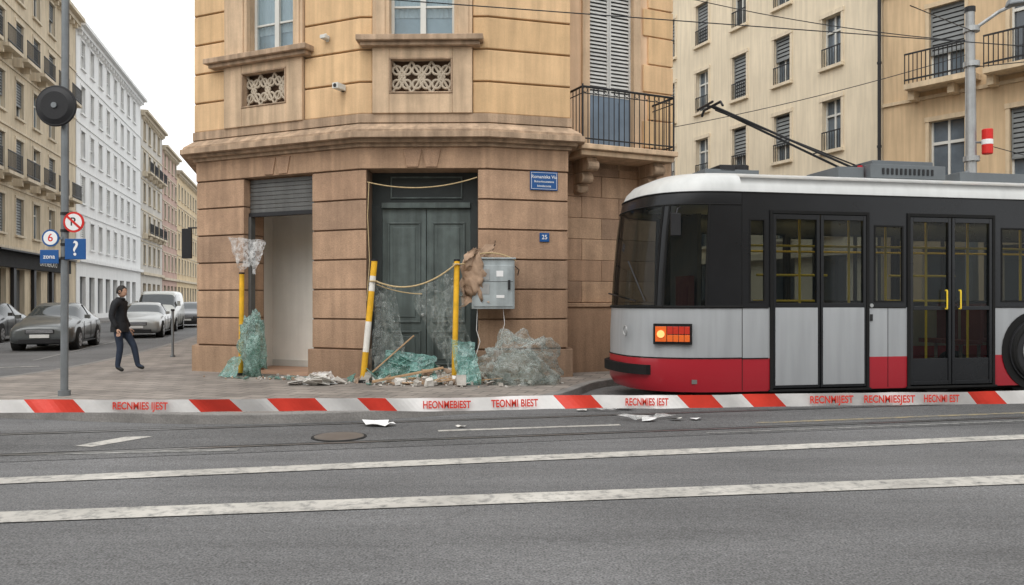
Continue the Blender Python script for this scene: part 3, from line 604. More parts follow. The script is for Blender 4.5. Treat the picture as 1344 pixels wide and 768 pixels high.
# ================================================================ BACKGROUND BUILDINGS
def facade(name,fr,L_,H_,wall,trim,glass,nf,floor,ww,wh,gap,gf=4.2,shutter=None,balc=None,depth=18,off=1.2,roof=True,cols=None,sillz=.9,belts=True):
    e=empty(name); m=MB('walls',e); holes=[]
    if cols is None:
        cols=[]; u=off
        while u+ww<L_-.4: cols.append(u); u+=gap
    for f in range(nf):
        z0=gf+f*floor+sillz
        for u in cols: holes.append((u,u+ww,z0,z0+wh))
    gh=[]
    for u in cols: gh.append((u-.25,u+ww+.25,.5,3.3))
    m.wall(fr,0,L_,0,H_,holes+gh,wall,0,.28,trim)
    m.quad([fr.p(0,0,0),fr.p(0,0,-depth),fr.p(0,H_,-depth),fr.p(0,H_,0)],wall); m.quad([fr.p(L_,0,0),fr.p(L_,0,-depth),fr.p(L_,H_,-depth),fr.p(L_,H_,0)],wall)
    m.quad([fr.p(0,H_,0),fr.p(L_,H_,0),fr.p(L_,H_,-depth),fr.p(0,H_,-depth)],trim); m.quad([fr.p(0,0,-depth),fr.p(L_,0,-depth),fr.p(L_,H_,-depth),fr.p(0,H_,-depth)],wall)
    m.done()
    w=MB('windows',e)
    t=MB('trim',e,bevel=.0)
    for (a,b_,c,d_) in holes:
        open_=random.random(); sh_=shutter and open_<.55
        w.quad([fr.p(a,c,-.25),fr.p(b_,c,-.25),fr.p(b_,d_,-.25),fr.p(a,d_,-.25)],random.choice(glass))
        if sh_:
            h_=random.choice([0,.35,.5]) ; louvres(w,fr,a+.02,b_-.02,c+(d_-c)*h_,d_,-.1,shutter,.16)
        for q in((a,a+.06,c,d_),(b_-.06,b_,c,d_),((a+b_)/2-.035,(a+b_)/2+.035,c,d_),(a+.06,(a+b_)/2-.035,c+(d_-c)*.68,c+(d_-c)*.72),((a+b_)/2+.035,b_-.06,c+(d_-c)*.68,c+(d_-c)*.72)): w.box(fr,*q,-.24,-.18,WHITEF)
        t.box(fr,a-.14,b_+.14,c-.12,c,-.02,.14,trim); t.box(fr,a-.14,b_+.14,d_,d_+.16,-.02,.06,trim); t.box(fr,a-.12,a,c,d_,-.02,.035,trim); t.box(fr,b_,b_+.12,c,d_,-.02,.035,trim)
        if balc=='juliet':
            for k in range(int((b_-a)/.13)+1): t.box(fr,a+k*.13,a+k*.13+.02,c,c+.7,.04,.06,BLACK)
            t.box(fr,a,b_,c+.70,c+.74,.03,.07,BLACK)
    for (a,b_,c,d_) in gh: w.quad([fr.p(a,c,-.26),fr.p(b_,c,-.26),fr.p(b_,d_,-.26),fr.p(a,d_,-.26)],WGLASSD); w.box(fr,(a+b_)/2-.04,(a+b_)/2+.04,c,d_,-.25,-.2,BLACK)
    t.box(fr,-.01,L_+.01,gf-.25,gf+.02,-.02,.28,trim)
    if belts:
        for f in range(1,nf): t.box(fr,0,L_,gf+f*floor-.06,gf+f*floor+.06,-.02,.07,trim)
    if roof:
        t.box(fr,-.02,L_+.02,H_-.45,H_-.15,-.02,.35,trim); t.box(fr,-.03,L_+.03,H_-.15,H_+.1,-.02,.65,trim)
        k=.4
        while k<L_-.3: t.box(fr,k,k+.18,H_-.75,H_-.451,-.02,.30,trim); k+=.9
    if balc in('long','some'):
        for f in range(nf):
            if balc=='some' and f not in(1,3): continue
            z0=gf+f*floor+sillz-.12-(.02)
            spans=[(.6,L_-.6)] if balc=='long' else [(u-.5,u+ww+.5) for u in cols]
            for (a,b_) in spans:
                t.box(fr,a,b_,z0-.18,z0,0,.8,trim)
                for k in range(int((b_-a)/1.3)+1): t.box(fr,a+k*1.3,a+k*1.3+.2,z0-.5,z0-.181,0,.5,trim)
                for zz in(z0+.12,z0+1.0): t.box(fr,a,b_,zz,zz+.05,.72,.77,BLACK)
                for k in range(int((b_-a)/.14)+1): t.box(fr,a+k*.14,a+k*.14+.025,z0,z0+1.0,.73,.755,BLACK)
    t.done(); w.done(); return e
GL=[WGLASSD,WGLASSD,pmat('glass_mid',(.12,.15,.18),.1,.3,1,0,spec=.7),WGLASS]
c1=pmat('beige_render',(.56,.47,.34),.9,.12,.5,.1,10,streak=.18); c1t=pmat('beige_trim',(.60,.52,.40),.9,.1,.5,streak=.18)
c2=pmat('white_render',(.76,.76,.75),.9,.05,.4,.1,10,streak=.07); c2t=pmat('white_trim',(.78,.78,.77),.9,.06,streak=.1)
c3=pmat('grey_render',(.56,.53,.48),.9,.1,.4,streak=.15); c4=pmat('pink_render',(.52,.36,.30),.9,.1,.4,streak=.15); c5=pmat('yellow_render',(.66,.52,.33),.9,.1,.4,streak=.15)
def LFo(t): return Fr(LF.p(t*1.033,0)[:2],LF.u,LF.n)
b1=facade('unseen_apartment_building',LFo(-28),(14.0+28)*1.033,21.6,c1,c1t,GL,5,3.35,1.25,2.1,3.0,gf=4.5,shutter=LOUVD,balc='some',sillz=.75)
facade('unseen_apartment_building',LFo(14.2),22.4*1.033,21.5,c2,c2t,GL,5,3.3,1.1,2.0,2.6,gf=4.6,shutter=LOUV,sillz=.8)
facade('unseen_apartment_building',LFo(36.8),11.8*1.033,20.6,c3,c1t,GL,5,3.15,1.1,1.9,2.7,gf=4.4,shutter=LOUVD,balc='some')
facade('unseen_apartment_building',LFo(48.8),10.2*1.033,19.4,c4,c1t,GL,5,3.0,1.1,1.8,2.6,gf=4.2,shutter=LOUVD)
facade('unseen_apartment_building',LFo(59.2),19*1.033,18.2,c5,c1t,GL,4,3.2,1.1,1.9,2.7,gf=4.2,shutter=LOUVD)
facade('unseen_apartment_building',LFo(78.6),90,17.5,c1,c1t,GL,4,3.2,1.3,1.9,3.4,gf=4.2,shutter=None)
sp=empty('shop_front'); m=MB('fascia',sp,bevel=.01)
fs=LFo(-2)
m.box(fs,0,14.2,3.35,4.2,.1,.32,DARK); m.box(fs,0,14.2,4.2,4.3,.1,.7,BLACK)
for k in range(5): m.box(fs,k*3.45,k*3.45+.4,.12,3.35,.02,.2,BLACK)
m.done()
text(sp,'fascia_text','CAFFE MERCATO',.45,Fr(fs.p(0,0)[:2],fs.u,fs.n),9.2,3.78,.335,WHT)
cc=pmat('cream_render',(.74,.64,.48),.9,.07,.5,.08,10,streak=.10); cct=pmat('cream_trim',(.70,.60,.45),.9,.08,streak=.1)
oc=pmat('ochre_render',(.60,.44,.27),.9,.10,.5,.08,10,streak=.14); oct_=pmat('ochre_trim',(.62,.49,.33),.9,.1,streak=.15)
P2=Vector((13.3,28.7)); cu=Vector((-.395,.919)).normalized()
far=P2+cu*36; fc=Fr(far,-cu,(-cu.y,cu.x)); 
if fc.n.x>0: fc.n=-fc.n
facade('unseen_apartment_building',fc,36,22.5,cc,cct,[WGLASSD,GL[2]],6,3.25,.95,1.95,2.95,gf=3.5,shutter=LOUVD,balc='juliet',cols=[35.2-2.0-i*2.72 for i in range(12)],sillz=.6,depth=16,belts=False)
ou=Vector((.62,-.785)).normalized(); fo=Fr(P2+Vector((.06,-.05)),ou,(-.785,-.62))
facade('unseen_apartment_building',fo,22,22.0,oc,oct_,[WGLASSD,GL[2]],5,3.9,1.15,2.5,2.9,gf=4.6,shutter=LOUVD,balc='some',cols=[1.6+i*2.5 for i in range(8)],sillz=.55)
fbk=Fr((40,-24),(-1,.0),(0,1))  # unseen row behind the camera, added to darken tram and glass reflections
facade('unseen_apartment_building',fbk,38,15.5,c1,c1t,GL,3,3.4,1.3,2.1,3.2,gf=4.4,shutter=LOUVD)
facade('unseen_apartment_building',Fr((1.9,-24),(-1,.0),(0,1)),38,14.5,c5,c1t,GL,3,3.2,1.2,2.0,3.0,gf=4.2,shutter=LOUVD)
dpe=empty('drainpipe'); dp=MB('pipe',dpe); dp.cyl((P2.x-.12,P2.y-.12,0),(P2.x-.12,P2.y-.12,22),.06,BLACK,seg=10); 
for k in range(7): dp.cyl((P2.x-.12,P2.y-.12,1+3*k),(P2.x-.12,P2.y-.12,1.08+3*k),.08,BLACK,seg=10)
dp.done()
# ================================================================ TRAM
TR=empty('tram')
tU=Vector((.98,.196)).normalized(); ft=Fr((3.0,11.5),tU)
TGREY=pmat('tram_silver',(.38,.395,.41),.38,.08,1.2,0,streak=.10,dirt=.25,coat=.2,spec=.4); TWH=pmat('tram_white',(.58,.59,.58),.4,.08,1.2,0,streak=.06,coat=.2)
TRED=pmat('tram_red',(.48,.013,.028),.35,.12,1.5,0,dirt=.4,coat=.3); TBLK=pmat('tram_black',(.011,.012,.014),.25,.2,1.5,0,coat=0,spec=.35)
TGL=glassy('tram_glass',(.012,.016,.018),.30,.03,(.52,.56,.55),spec=.55); RUBR=pmat('rubber',(.012,.012,.012),.8,.1,spec=.2); ORG=pmat('indicator_orange',(.80,.14,.02),.2,.05,coat=.6)
TINT=pmat('tram_interior',(.16,.155,.145),.7,.1); HYEL=pmat('handrail_yellow',(.88,.62,.04),.4,.05); SEAT=pmat('tram_seat',(.16,.04,.04),.8,.2)
LEN=15.0; ST=0.35
b_=MB('body_sides',TR)
D1=(.785,2.41,.2,2.83); D2=(3.06,4.6,.2,2.83)
wins=[(.46,.72,1.48,2.70),(2.50,3.0,1.48,2.64),(4.72,6.6,1.48,2.64),(9.0,10.6,1.48,2.64),(10.8,12.4,1.48,2.64),(12.6,14.4,1.48,2.64),(6.9,8.7,1.48,2.64)]
for (fr,hs) in ((ft,wins+[D1,D2]),(Fr(ft.q(0,-2.4),ft.u,-ft.n),wins+[(.785,2.41,1.48,2.7),(3.06,4.6,1.48,2.7)])):
    for (za,zb,mt) in((.18,.66,TRED),(.66,1.40,TGREY),(1.40,3.08,TBLK)):
        hh_=[(max(a,ST),b2,max(c,za),min(d_,zb)) for a,b2,c,d_ in hs if c<zb and d_>za]
        b_.wall(fr,ST,LEN,za,zb,hh_,mt,0,.05,RUBR)
b_.done()
rf=MB('roof_shell',TR,smooth=True)
prof=[(0,3.08),(-.02,3.2),(-.08,3.31),(-.22,3.385),(-.5,3.42),(-1.2,3.44),(-1.9,3.42),(-2.18,3.385),(-2.32,3.31),(-2.38,3.2),(-2.4,3.08)]
for i in range(len(prof)-1):
    (n0,z0),(n1,z1)=prof[i],prof[i+1]; rf.quad([ft.p(ST,z0,n0),ft.p(LEN,z0,n0),ft.p(LEN,z1,n1),ft.p(ST,z1,n1)],TWH)
ob=rf.done()
bm=bmesh.new(); bm.from_mesh(ob.data); bmesh.ops.remove_doubles(bm,verts=bm.verts,dist=.0008); bm.to_mesh(ob.data); bm.free()
XE=.14
def nose_pt(th,z,ins=0,e=1.15):
    e=e+XE
    cx=math.cos(th); sx=math.sin(th); w=1.2-ins
    nn=-1.2+w*math.copysign(abs(cx)**.70,cx); s=ST-(e)*abs(sx)**.80
    return ft.p(s,z,nn)
NT=32
lev=[(.18,0,1.28),(.30,0,1.36),(.66,0,1.36),(.70,0,1.35),(1.0,0,1.35),(1.40,0,1.33),(1.9,0,1.30),(2.5,0,1.24),(2.9,0,1.18),(3.08,0,1.13),(3.2,.02,1.07),(3.31,.08,.96),(3.385,.22,.78),(3.42,.5,.45),(3.44,1.15,-.1)]
ns=MB('cab_front',TR,smooth=True)
pil=set((0,1,2,8,22,30,31))
for i in range(len(lev)-1):
    z0,i0,e0=lev[i]; z1,i1,e1=lev[i+1]
    for k in range(NT):
        a=math.pi*k/NT; c=math.pi*(k+1)/NT
        if z1<=.66: mt=TRED
        elif z1<=1.4: mt=TGREY
        elif z1<=2.9: mt=TBLK if k in pil else TGL
        elif z1<=3.08: mt=TBLK 
        else: mt=TWH
        ns.quad([nose_pt(a,z0,i0,e0),nose_pt(c,z0,i0,e0),nose_pt(c,z1,i1,e1),nose_pt(a,z1,i1,e1)],mt)
ob=ns.done()
bm=bmesh.new(); bm.from_mesh(ob.data); bmesh.ops.remove_doubles(bm,verts=bm.verts,dist=.0008); bmesh.ops.recalc_face_normals(bm,faces=bm.faces); bm.to_mesh(ob.data); bm.free()
m=MB('cab_glazing_bars',TR)
def nring(z,r,mt,a0=0,a1=math.pi,ins=0,e=1.33):
    pts=[nose_pt(a0+(a1-a0)*k/28,z,ins,e) for k in range(29)]; m.tube(pts,r,mt,6)
nring(1.41,.022,RUBR,e=1.335); nring(.67,.010,RUBR,e=1.358); nring(3.08,.012,RUBR,e=1.135); nring(2.9,.012,RUBR,e=1.18)
for k in(3,8,9,22,23,30):
    a=math.pi*k/NT; m.tube([nose_pt(a,z_,0,e_+.004) for z_,e_ in((1.4,1.33),(1.9,1.30),(2.5,1.24),(2.9,1.18))],.018,RUBR,6)
m.tube([nose_pt(math.pi*10.5/NT,1.5,-.01,1.36),nose_pt(math.pi*14/NT,2.1,-.01,1.33)],.012,BLACK,6)
m.tube([nose_pt(math.pi*12/NT,1.5,-.02,1.37),nose_pt(math.pi*19/NT,1.62,-.02,1.37)],.014,BLACK,6)
m.done()
m=MB('wing_mirror',TR,bevel=.015)
mb0=Vector(nose_pt(math.pi*6.5/NT,2.86,0,1.19)); mo=Vector((-.12,-.22,-.05)); m.tube([mb0,mb0+mo*.6,mb0+mo+Vector((0,0,-.12))],.014,BLACK,6)
q=mb0+mo; m.bx(q.x-.07,q.x+.07,q.y-.03,q.y+.03,q.z-.38,q.z-.06,BLACK); m.done()
hl=MB('headlights',TR,bevel=.008)
CHR=pmat('lamp_reflector',(.75,.72,.62),.15,.1,metal=.8); REDL=pmat('lamp_red',(.50,.03,.015),.2,.1,coat=.6)
LIT=bpy.data.materials.new('lit_indicator'); LIT.use_nodes=True; lb=LIT.node_tree.nodes['Principled BSDF']; lb.inputs['Base Color'].default_value=(.9,.35,.08,1); lb.inputs['Emission Color'].default_value=(1,.55,.22,1); lb.inputs['Emission Strength'].default_value=.9; lb.inputs['Roughness'].default_value=.2
def noseframe(k,z,e=1.35):
    a=Vector(nose_pt(math.pi*(k-.6)/NT,z,0,e));c=Vector(nose_pt(math.pi*(k+.6)/NT,z,0,e)); u=(a-c); mid=(a+c)/2
    return Fr((mid.x,mid.y),(u.x,u.y))
for k in(6.6,NT-6.6):
    fh=noseframe(k,.9)
    hl.box(fh,-.28,.27,.87,1.17,-.10,.045,RUBR); hl.box(fh,-.25,-.09,.91,1.13,.045,.056,ORG)
    hl.box(fh,-.08,.24,1.02,1.13,.045,.056,REDL); hl.box(fh,-.08,.24,.91,1.01,.045,.056,ORG)
    hl.cyl(fh.p(-.17,1.02,.05),fh.p(-.17,1.02,.07),.055,LIT,seg=18)
    for q in(-.0,.08,.16): hl.box(fh,q,q+.006,.91,1.13,.056,.060,RUBR)
hl.done()
bp_=MB('bumper',TR,smooth=False)
nb=18
for k in range(nb):
    a=math.pi*(.30+.45*k/nb);c=math.pi*(.30+.45*(k+1)/nb)
    A_=[nose_pt(a,.42,0,1.33),nose_pt(c,.42,0,1.33),nose_pt(c,.42,-.02,1.45),nose_pt(a,.42,-.02,1.45)]
    B_=[(p[0],p[1],.56) for p in A_]; bp_.hexa(A_+B_,RUBR)
fh=noseframe(16,.9); bp_.torus(fh.p(.45,1.05,.03),(fh.n.x,fh.n.y,0),.075,.01,METG)
bp_.done()
def door(name,D,lower,fr=ft):
    a,b2,z0,z1=D; m=MB(name,TR,bevel=.004); mid=(a+b2)/2; f=.05
    for q in((a,a+.045,z0,z1),(b2-.045,b2,z0,z1),(a+.045,b2-.045,z1-.05,z1)): m.box(fr,*q,-.05,.022,RUBR)
    for (x0,x1) in((a+.05,mid-.008),(mid+.008,b2-.05)):
        fm=TBLK
        for q in((x0,x0+f,z0+.02,z1-.055),(x1-f,x1,z0+.02,z1-.055),(x0+f,x1-f,z1-.13,z1-.055),(x0+f,x1-f,z0+.02,z0+.08)): m.box(fr,*q,-.045,.012,fm)
        if lower is not None:
            m.box(fr,x0+f-.015,x1-f+.015,z0+.06,1.40,-.03,.018,lower); m.box(fr,x0+f,x1-f,1.40,1.47,-.045,.012,fm); gz=1.47
        else: m.box(fr,x0+f,x1-f,1.36,1.42,-.045,.012,fm); gz=z0+.08; m.box(fr,x0+f,x1-f,z0+.08,.62,-.045,.0,fm)
        m.quad([fr.p(x0+f,gz,-.02),fr.p(x1-f,gz,-.02),fr.p(x1-f,z1-.13,-.02),fr.p(x0+f,z1-.13,-.02)],TGL)
    if lower is None:
        for x in(mid-.12,mid+.12): m.tube([fr.p(x,1.38,.02),fr.p(x,1.38,.06),fr.p(x,1.66,.06),fr.p(x,1.66,.02)],.013,HYEL,7)
    m.box(fr,a-.02,b2+.02,z0-.03,z0,-.1,.04,RUBR); m.done()
door('front_door',D1,TGREY); door('middle_door',D2,None)
m=MB('door_button',TR,bevel=.003); m.cyl(ft.p(2.45,1.43,0),ft.p(2.45,1.43,.02),.03,METG); m.box(ft,2.43,2.47,1.2,1.3,0,.015,BLACK); m.done()
wp=MB('window_panes',TR)
ffar=Fr(ft.q(0,-2.4),ft.u,-ft.n)
for fr in(ft,ffar):
    for (a,b2,c,d_) in wins+([(.785,2.41,1.48,2.7),(3.06,4.6,1.48,2.7)] if fr is ffar else []):
        wp.quad([fr.p(a,c,-.015),fr.p(b2,c,-.015),fr.p(b2,d_,-.015),fr.p(a,d_,-.015)],TGL)
        for q in((a,a+.025,c,d_),(b2-.025,b2,c,d_),(a+.025,b2-.025,c,c+.025),(a+.025,b2-.025,d_-.025,d_)): wp.box(fr,*q,-.03,.006,RUBR)
        if b2-a>1: wp.box(fr,(a+b2)/2-.03,(a+b2)/2+.03,c+.025,d_-.025,-.03,.004,TBLK)
wp.done()
it=MB('interior',TR)
it.box(ft,-.4,LEN-.05,.30,.36,-2.35,-.06,TINT); it.box(ft,-.2,LEN-.05,3.0,3.05,-2.3,-.1,PLASTER)
it.box(ft,-.55,-.1,.36,1.42,-2.0,-.4,TINT)
it.box(ft,LEN-.03,LEN,.2,3.3,-2.38,-.02,TBLK)
for s in (.7,1.6,2.45,3.1,3.83,4.6,5.6,6.5,8,9.5,11,12.5):
    it.cyl(ft.p(s,.36,-.55),ft.p(s,3.0,-.55),.02,HYEL,seg=8)
for n_ in(-.55,-1.85): it.cyl(ft.p(.7,2.35,n_),ft.p(13.5,2.35,n_),.018,HYEL,seg=8)
for s in (.9,3.2): it.cyl(ft.p(s,1.5,-.7),ft.p(s+1.2,1.5,-.7),.018,HYEL,seg=8); it.cyl(ft.p(s,1.9,-.6),ft.p(s+1.2,1.9,-.6),.018,HYEL,seg=8)
for s in (2.6,5.0,5.9,6.8,8.6,9.5,10.4):
    for n_ in(-2.2,-1.6):
        it.box(ft,s,s+.42,.75,.82,n_,n_+.45,SEAT); it.box(ft,s+.38,s+.45,.82,1.45,n_,n_+.45,SEAT)
        it.cyl(ft.p(s+.2,.36,n_+.2),ft.p(s+.2,.75,n_+.2),.03,METG,seg=8)
it.box(ft,.2,.26,.36,2.9,-2.3,-1.2,TINT)
it.box(ft,-.35,.05,.85,.95,-1.6,-1.1,SEAT); it.box(ft,.0,.1,.95,1.9,-1.6,-1.1,SEAT)
it.done()
TUBE=bpy.data.materials.new('interior_strip_lamp'); TUBE.use_nodes=True; lb=TUBE.node_tree.nodes['Principled BSDF']; lb.inputs['Base Color'].default_value=(.9,.8,.5,1); lb.inputs['Emission Color'].default_value=(1,.80,.38,1); lb.inputs['Emission Strength'].default_value=4.5
m=MB('interior_strip_lamps',TR)
for n_ in(-.75,-1.75):
    for s in(.7,2.6,4.5,6.4,8.3,10.2,12.1): m.box(ft,s,s+1.5,2.93,2.97,n_-.05,n_+.05,TUBE); m.box(ft,s-.03,s+1.53,2.97,2.999,n_-.08,n_+.08,METG)
m.done()
uf=MB('underframe',TR)
uf.box(ft,-.3,LEN,.12,.30,-2.2,-.2,RUBR)
for s in(1.9,3.9,5.5,7.3,11.5,13.0):
    for n_ in(-.45,-1.95):
        uf.cyl(ft.p(s,.30,n_-.06),ft.p(s,.30,n_+.06),.30,BLACK,seg=24)
        uf.cyl(ft.p(s,.30,n_+.06),ft.p(s,.30,n_+.09),.18,METG,seg=20)
    uf.cyl(ft.p(s,.30,-1.9),ft.p(s,.30,-.5),.05,METG,seg=8)
uf.done()
sk=MB('side_trim',TR)
sk.box(ft,ST,.76,.655,.67,.0,.008,RUBR)
for (a,b2) in((ST,.765),(2.43,3.04),(4.62,LEN)): sk.box(ft,a,b2,1.392,1.408,0,.008,RUBR); sk.box(ft,a,b2,3.075,3.09,0,.012,RUBR)
sk.box(ft,.765,2.43,3.075,3.09,0,.012,RUBR); sk.box(ft,3.04,4.62,3.075,3.09,0,.012,RUBR)
sk.box(ft,ST-.004,ST+.004,.2,3.07,0,.004,RUBR); sk.box(ft,2.73,2.736,.2,1.39,0,.004,RUBR)
sk.cyl(ft.p(5.35,.72,.004),ft.p(5.35,.72,.012),.62,RUBR,seg=36); sk.cyl(ft.p(5.35,.72,.012),ft.p(5.35,.72,.04),.50,BLACK,seg=36)
sk.torus(ft.p(5.35,.72,.035),(ft.n.x,ft.n.y,0),.43,.05,RUBR,32,8); sk.cyl(ft.p(5.35,.72,.04),ft.p(5.35,.72,.055),.27,METG,seg=28); sk.cyl(ft.p(5.35,.72,.055),ft.p(5.35,.72,.09),.09,BLACK,seg=16)
for k in range(8): a=k*math.pi/4; sk.cyl(ft.p(5.35+.17*math.cos(a),.72+.17*math.sin(a),.05),ft.p(5.35+.17*math.cos(a),.72+.17*math.sin(a),.07),.02,BLACK,seg=6)
for k in range(9): sk.box(ft,7.0+k*.09,7.05+k*.09,.2,3.2,-.02,.03,RUBR)
sk.done()
rq=MB('roof_equipment',TR,bevel=.02)
GEQ=pmat('roof_unit_grey',(.13,.145,.155),.5,.12)
rq.box(ft,.1,1.0,3.43,3.53,-1.7,-.7,GEQ); rq.cyl(ft.p(.75,3.43,-.9),ft.p(.75,3.62,-.9),.16,BLACK,seg=18); rq.box(ft,.35,.6,3.5,3.6,-1.2,-.7,BLACK)
rq.box(ft,2.3,2.75,3.43,3.62,-1.5,-.6,GEQ); rq.box(ft,2.8,4.15,3.44,3.66,-1.8,-.5,GEQ); rq.box(ft,2.9,4.0,3.66,3.74,-1.7,-.6,GEQ)
rq.box(ft,4.5,6.6,3.44,3.60,-1.8,-.6,GEQ); rq.box(ft,8.5,12,3.44,3.7,-1.9,-.5,GEQ)
for k in range(12): rq.box(ft,3.0+k*.08,3.04+k*.08,3.5,3.6,-.499,-.485,BLACK)
rq.done()
pg=MB('pantograph',TR)
base=Vector(ft.p(2.75,3.66,-1.0)); knee=Vector(ft.p(.45,4.62,-1.2))
wv=Vector((ft.n.x,ft.n.y,0))
for o_ in(-.11,.11): pg.tube([base+wv*o_,knee+wv*o_*.25],.020,BLACK,8)
pg.tube([base+Vector((.25,.05,.02)),knee+Vector((.05,0,-.06))],.012,BLACK,6)
for t in(.25,.5,.75): p=base.lerp(knee,t); w_=.11*(1-t*.75); pg.tube([p-wv*w_,p+wv*w_],.012,BLACK,6)
pg.tube([knee-wv*.30,knee+wv*.30],.022,BLACK,6); pg.tube([knee-wv*.30,knee-wv*.38+Vector((0,0,-.08))],.02,BLACK,6); pg.tube([knee+wv*.30,knee+wv*.38+Vector((0,0,-.08))],.02,BLACK,6)
pg.tube([knee-wv*.28-tU.to_3d()*.12,knee+wv*.28-tU.to_3d()*.12],.02,BLACK,6); pg.tube([knee,knee-tU.to_3d()*.12],.016,BLACK,6)
for o_ in((0,.3),(0,-.3),(.5,.3),(.5,-.3)): q=base+tU.to_3d()*o_[0]+wv*o_[1]; pg.cyl(q-Vector((0,0,.2)),q,.04,TRED,seg=10)
pg.tube([base-wv*.3,base+wv*.3],.03,BLACK,8); pg.tube([base+wv*.25,base+tU.to_3d()*.55+wv*.25],.022,BLACK,8); pg.tube([base-wv*.25,base+tU.to_3d()*.55-wv*.25],.022,BLACK,8)
pg.done()
# ================================================================ overhead wires + poles
ow=empty('overhead_wires'); m=MB('cables',ow)
cl=Vector(ft.p(0,5.95,-1.2)); tu3=tU.to_3d()
m.tube([cl-tu3*25,cl+tu3*30],.009,BLACK,5)
m.tube(sagc((1.8,19.5,9.6),(9.3,16,6.7),.25),.010,BLACK,5); m.tube(sagc((9.3,16,6.2),(20,10,6.6),.2),.010,BLACK,5); m.tube(sagc((3.4,17,5.2),(9.3,16,6.5),.1),.008,BLACK,5)
m.tube(sagc((9.3,16,6.9),(6,12.0,5.95),.0),.008,BLACK,5); m.tube(sagc((9.3,16,4.7),(14,14.5,3.2),.1),.008,BLACK,5)
m.done()
tp=empty('catenary_pole'); m=MB('mast',tp,smooth=False)
m.cyl((9.25,16,0),(9.2,16,7.3),.13,METG,r1=.085,seg=18); m.cyl((9.25,16,0),(9.25,16,.5),.2,METG,seg=18); m.cyl((9.2,16,7.3),(9.2,16,7.4),.1,BLACK,seg=14)
for z_ in(4.3,6.2,6.9): m.cyl((9.23,16,z_),(9.23,16,z_+.1),.15,METG,seg=18)
m.tube([(9.2,16,6.9),(9.6,15.7,7.2),(9.8,15.5,7.28)],.035,METG,8)
m.done(); m=MB('lamp_head',tp,bevel=.03)
m.hexa([(9.55,15.3,7.2),(10.35,15.0,7.24),(10.4,15.25,7.24),(9.6,15.55,7.2),(9.6,15.33,7.34),(10.25,15.1,7.33),(10.28,15.22,7.33),(9.62,15.5,7.34)],POLEM); m.done()
m=MB('bracket_box',tp,bevel=.04); m.cyl((9.46,15.85,4.42),(9.46,15.85,4.92),.10,REDP,seg=14); m.cyl((9.46,15.85,4.60),(9.46,15.85,4.72),.104,SWHITE,seg=14); m.bx(9.25,9.46,15.9,15.95,4.65,4.69,POLEM); m.bx(9.05,9.14,15.9,16.1,3.6,4.1,POLEM); m.done()
# ================================================================ sign pole left
sp_=empty('traffic_sign_pole'); m=MB('pole',sp_); m.cyl((-6.52,11.6,.12),(-6.50,11.6,7.2),.052,POLEM,seg=16); m.cyl((-6.52,11.6,.12),(-6.52,11.6,.2),.085,POLEM,seg=16)
for z_ in(2.75,2.5,2.3,2.1,4.2,4.42): m.cyl((-6.51,11.6,z_),(-6.51,11.6,z_+.04),.062,BLACK,seg=12)
m.done()
m=MB('round_mirror_back',sp_,smooth=False); m.cyl((-6.57,11.50,4.31),(-6.57,11.46,4.31),.285,BLACK,seg=40); m.cyl((-6.57,11.46,4.31),(-6.57,11.43,4.31),.27,BLACK,r1=.2,seg=40); m.torus((-6.57,11.48,4.31),(0,1,0),.285,.014,BLACK,40,8)
m.cyl((-6.57,11.43,4.31),(-6.57,11.41,4.31),.04,POLEM,seg=14); m.done()
def rsign(parent,x,z,r,kind):
    m=MB('round_plate',parent); y=11.53
    m.cyl((x,y,z),(x,y-.012,z),r,REDP if kind=='no' else BLUES,seg=36); m.cyl((x,y-.012,z),(x,y-.016,z),r*.8,SWHITE,seg=36)
    if kind=='no':
        a=r*.56; m.hexa([(x-a,y-.016,z+a+.012),(x-a-.02,y-.016,z+a-.012),(x+a-.0,y-.016,z-a-.014),(x+a+.02,y-.016,z-a+.012),(x-a,y-.020,z+a+.012),(x-a-.02,y-.020,z+a-.012),(x+a,y-.020,z-a-.014),(x+a+.02,y-.020,z-a+.012)],REDP)
    m.bx(min(x,-6.51),max(x,-6.51),y+.001,y+.03,z-.02,z+.02,POLEM)
    m.done()
rsign(sp_,-6.34,2.64,.15,'no'); fs_=Fr((-6.34,11.514),(1,0)); text(sp_,'p_letter','R',.17,fs_,0,2.64,.0005,BLACK)
rsign(sp_,-6.675,2.41,.125,'bl'); text(sp_,'symbol','6',.16,Fr((-6.675,11.514),(1,0)),0,2.41,.0005,REDP)
m=MB('blue_square_plate',sp_,bevel=.006); m.bx(-6.47,-6.165,11.52,11.532,2.10,2.40,BLUES); m.bx(-6.83,-6.56,11.52,11.532,2.04,2.24,BLUES); m.done()
text(sp_,'question_mark','?',.30,Fr((-6.317,11.52),(1,0)),0,2.25,.004,SWHITE); text(sp_,'plate_text','zona',.09,Fr((-6.695,11.52),(1,0)),0,2.14,.004,SWHITE)
bo=empty('bollard_post'); m=MB('post',bo); m.cyl((-8.35,19.6,.12),(-8.35,19.6,1.25),.03,POLEM,seg=12); m.cyl((-8.35,19.6,1.25),(-8.35,19.6,1.30),.045,BLACK,seg=12); m.cyl((-8.35,19.6,.12),(-8.35,19.6,.16),.06,POLEM,seg=12); m.done()
hs=empty('hanging_shop_sign'); m=MB('panel',hs,bevel=.01); m.bx(-6.62,-6.42,15.95,16.0,2.35,2.95,BLACK); m.bx(-6.5,-6.3,15.96,15.99,2.95,2.98,BLACK); m.done()
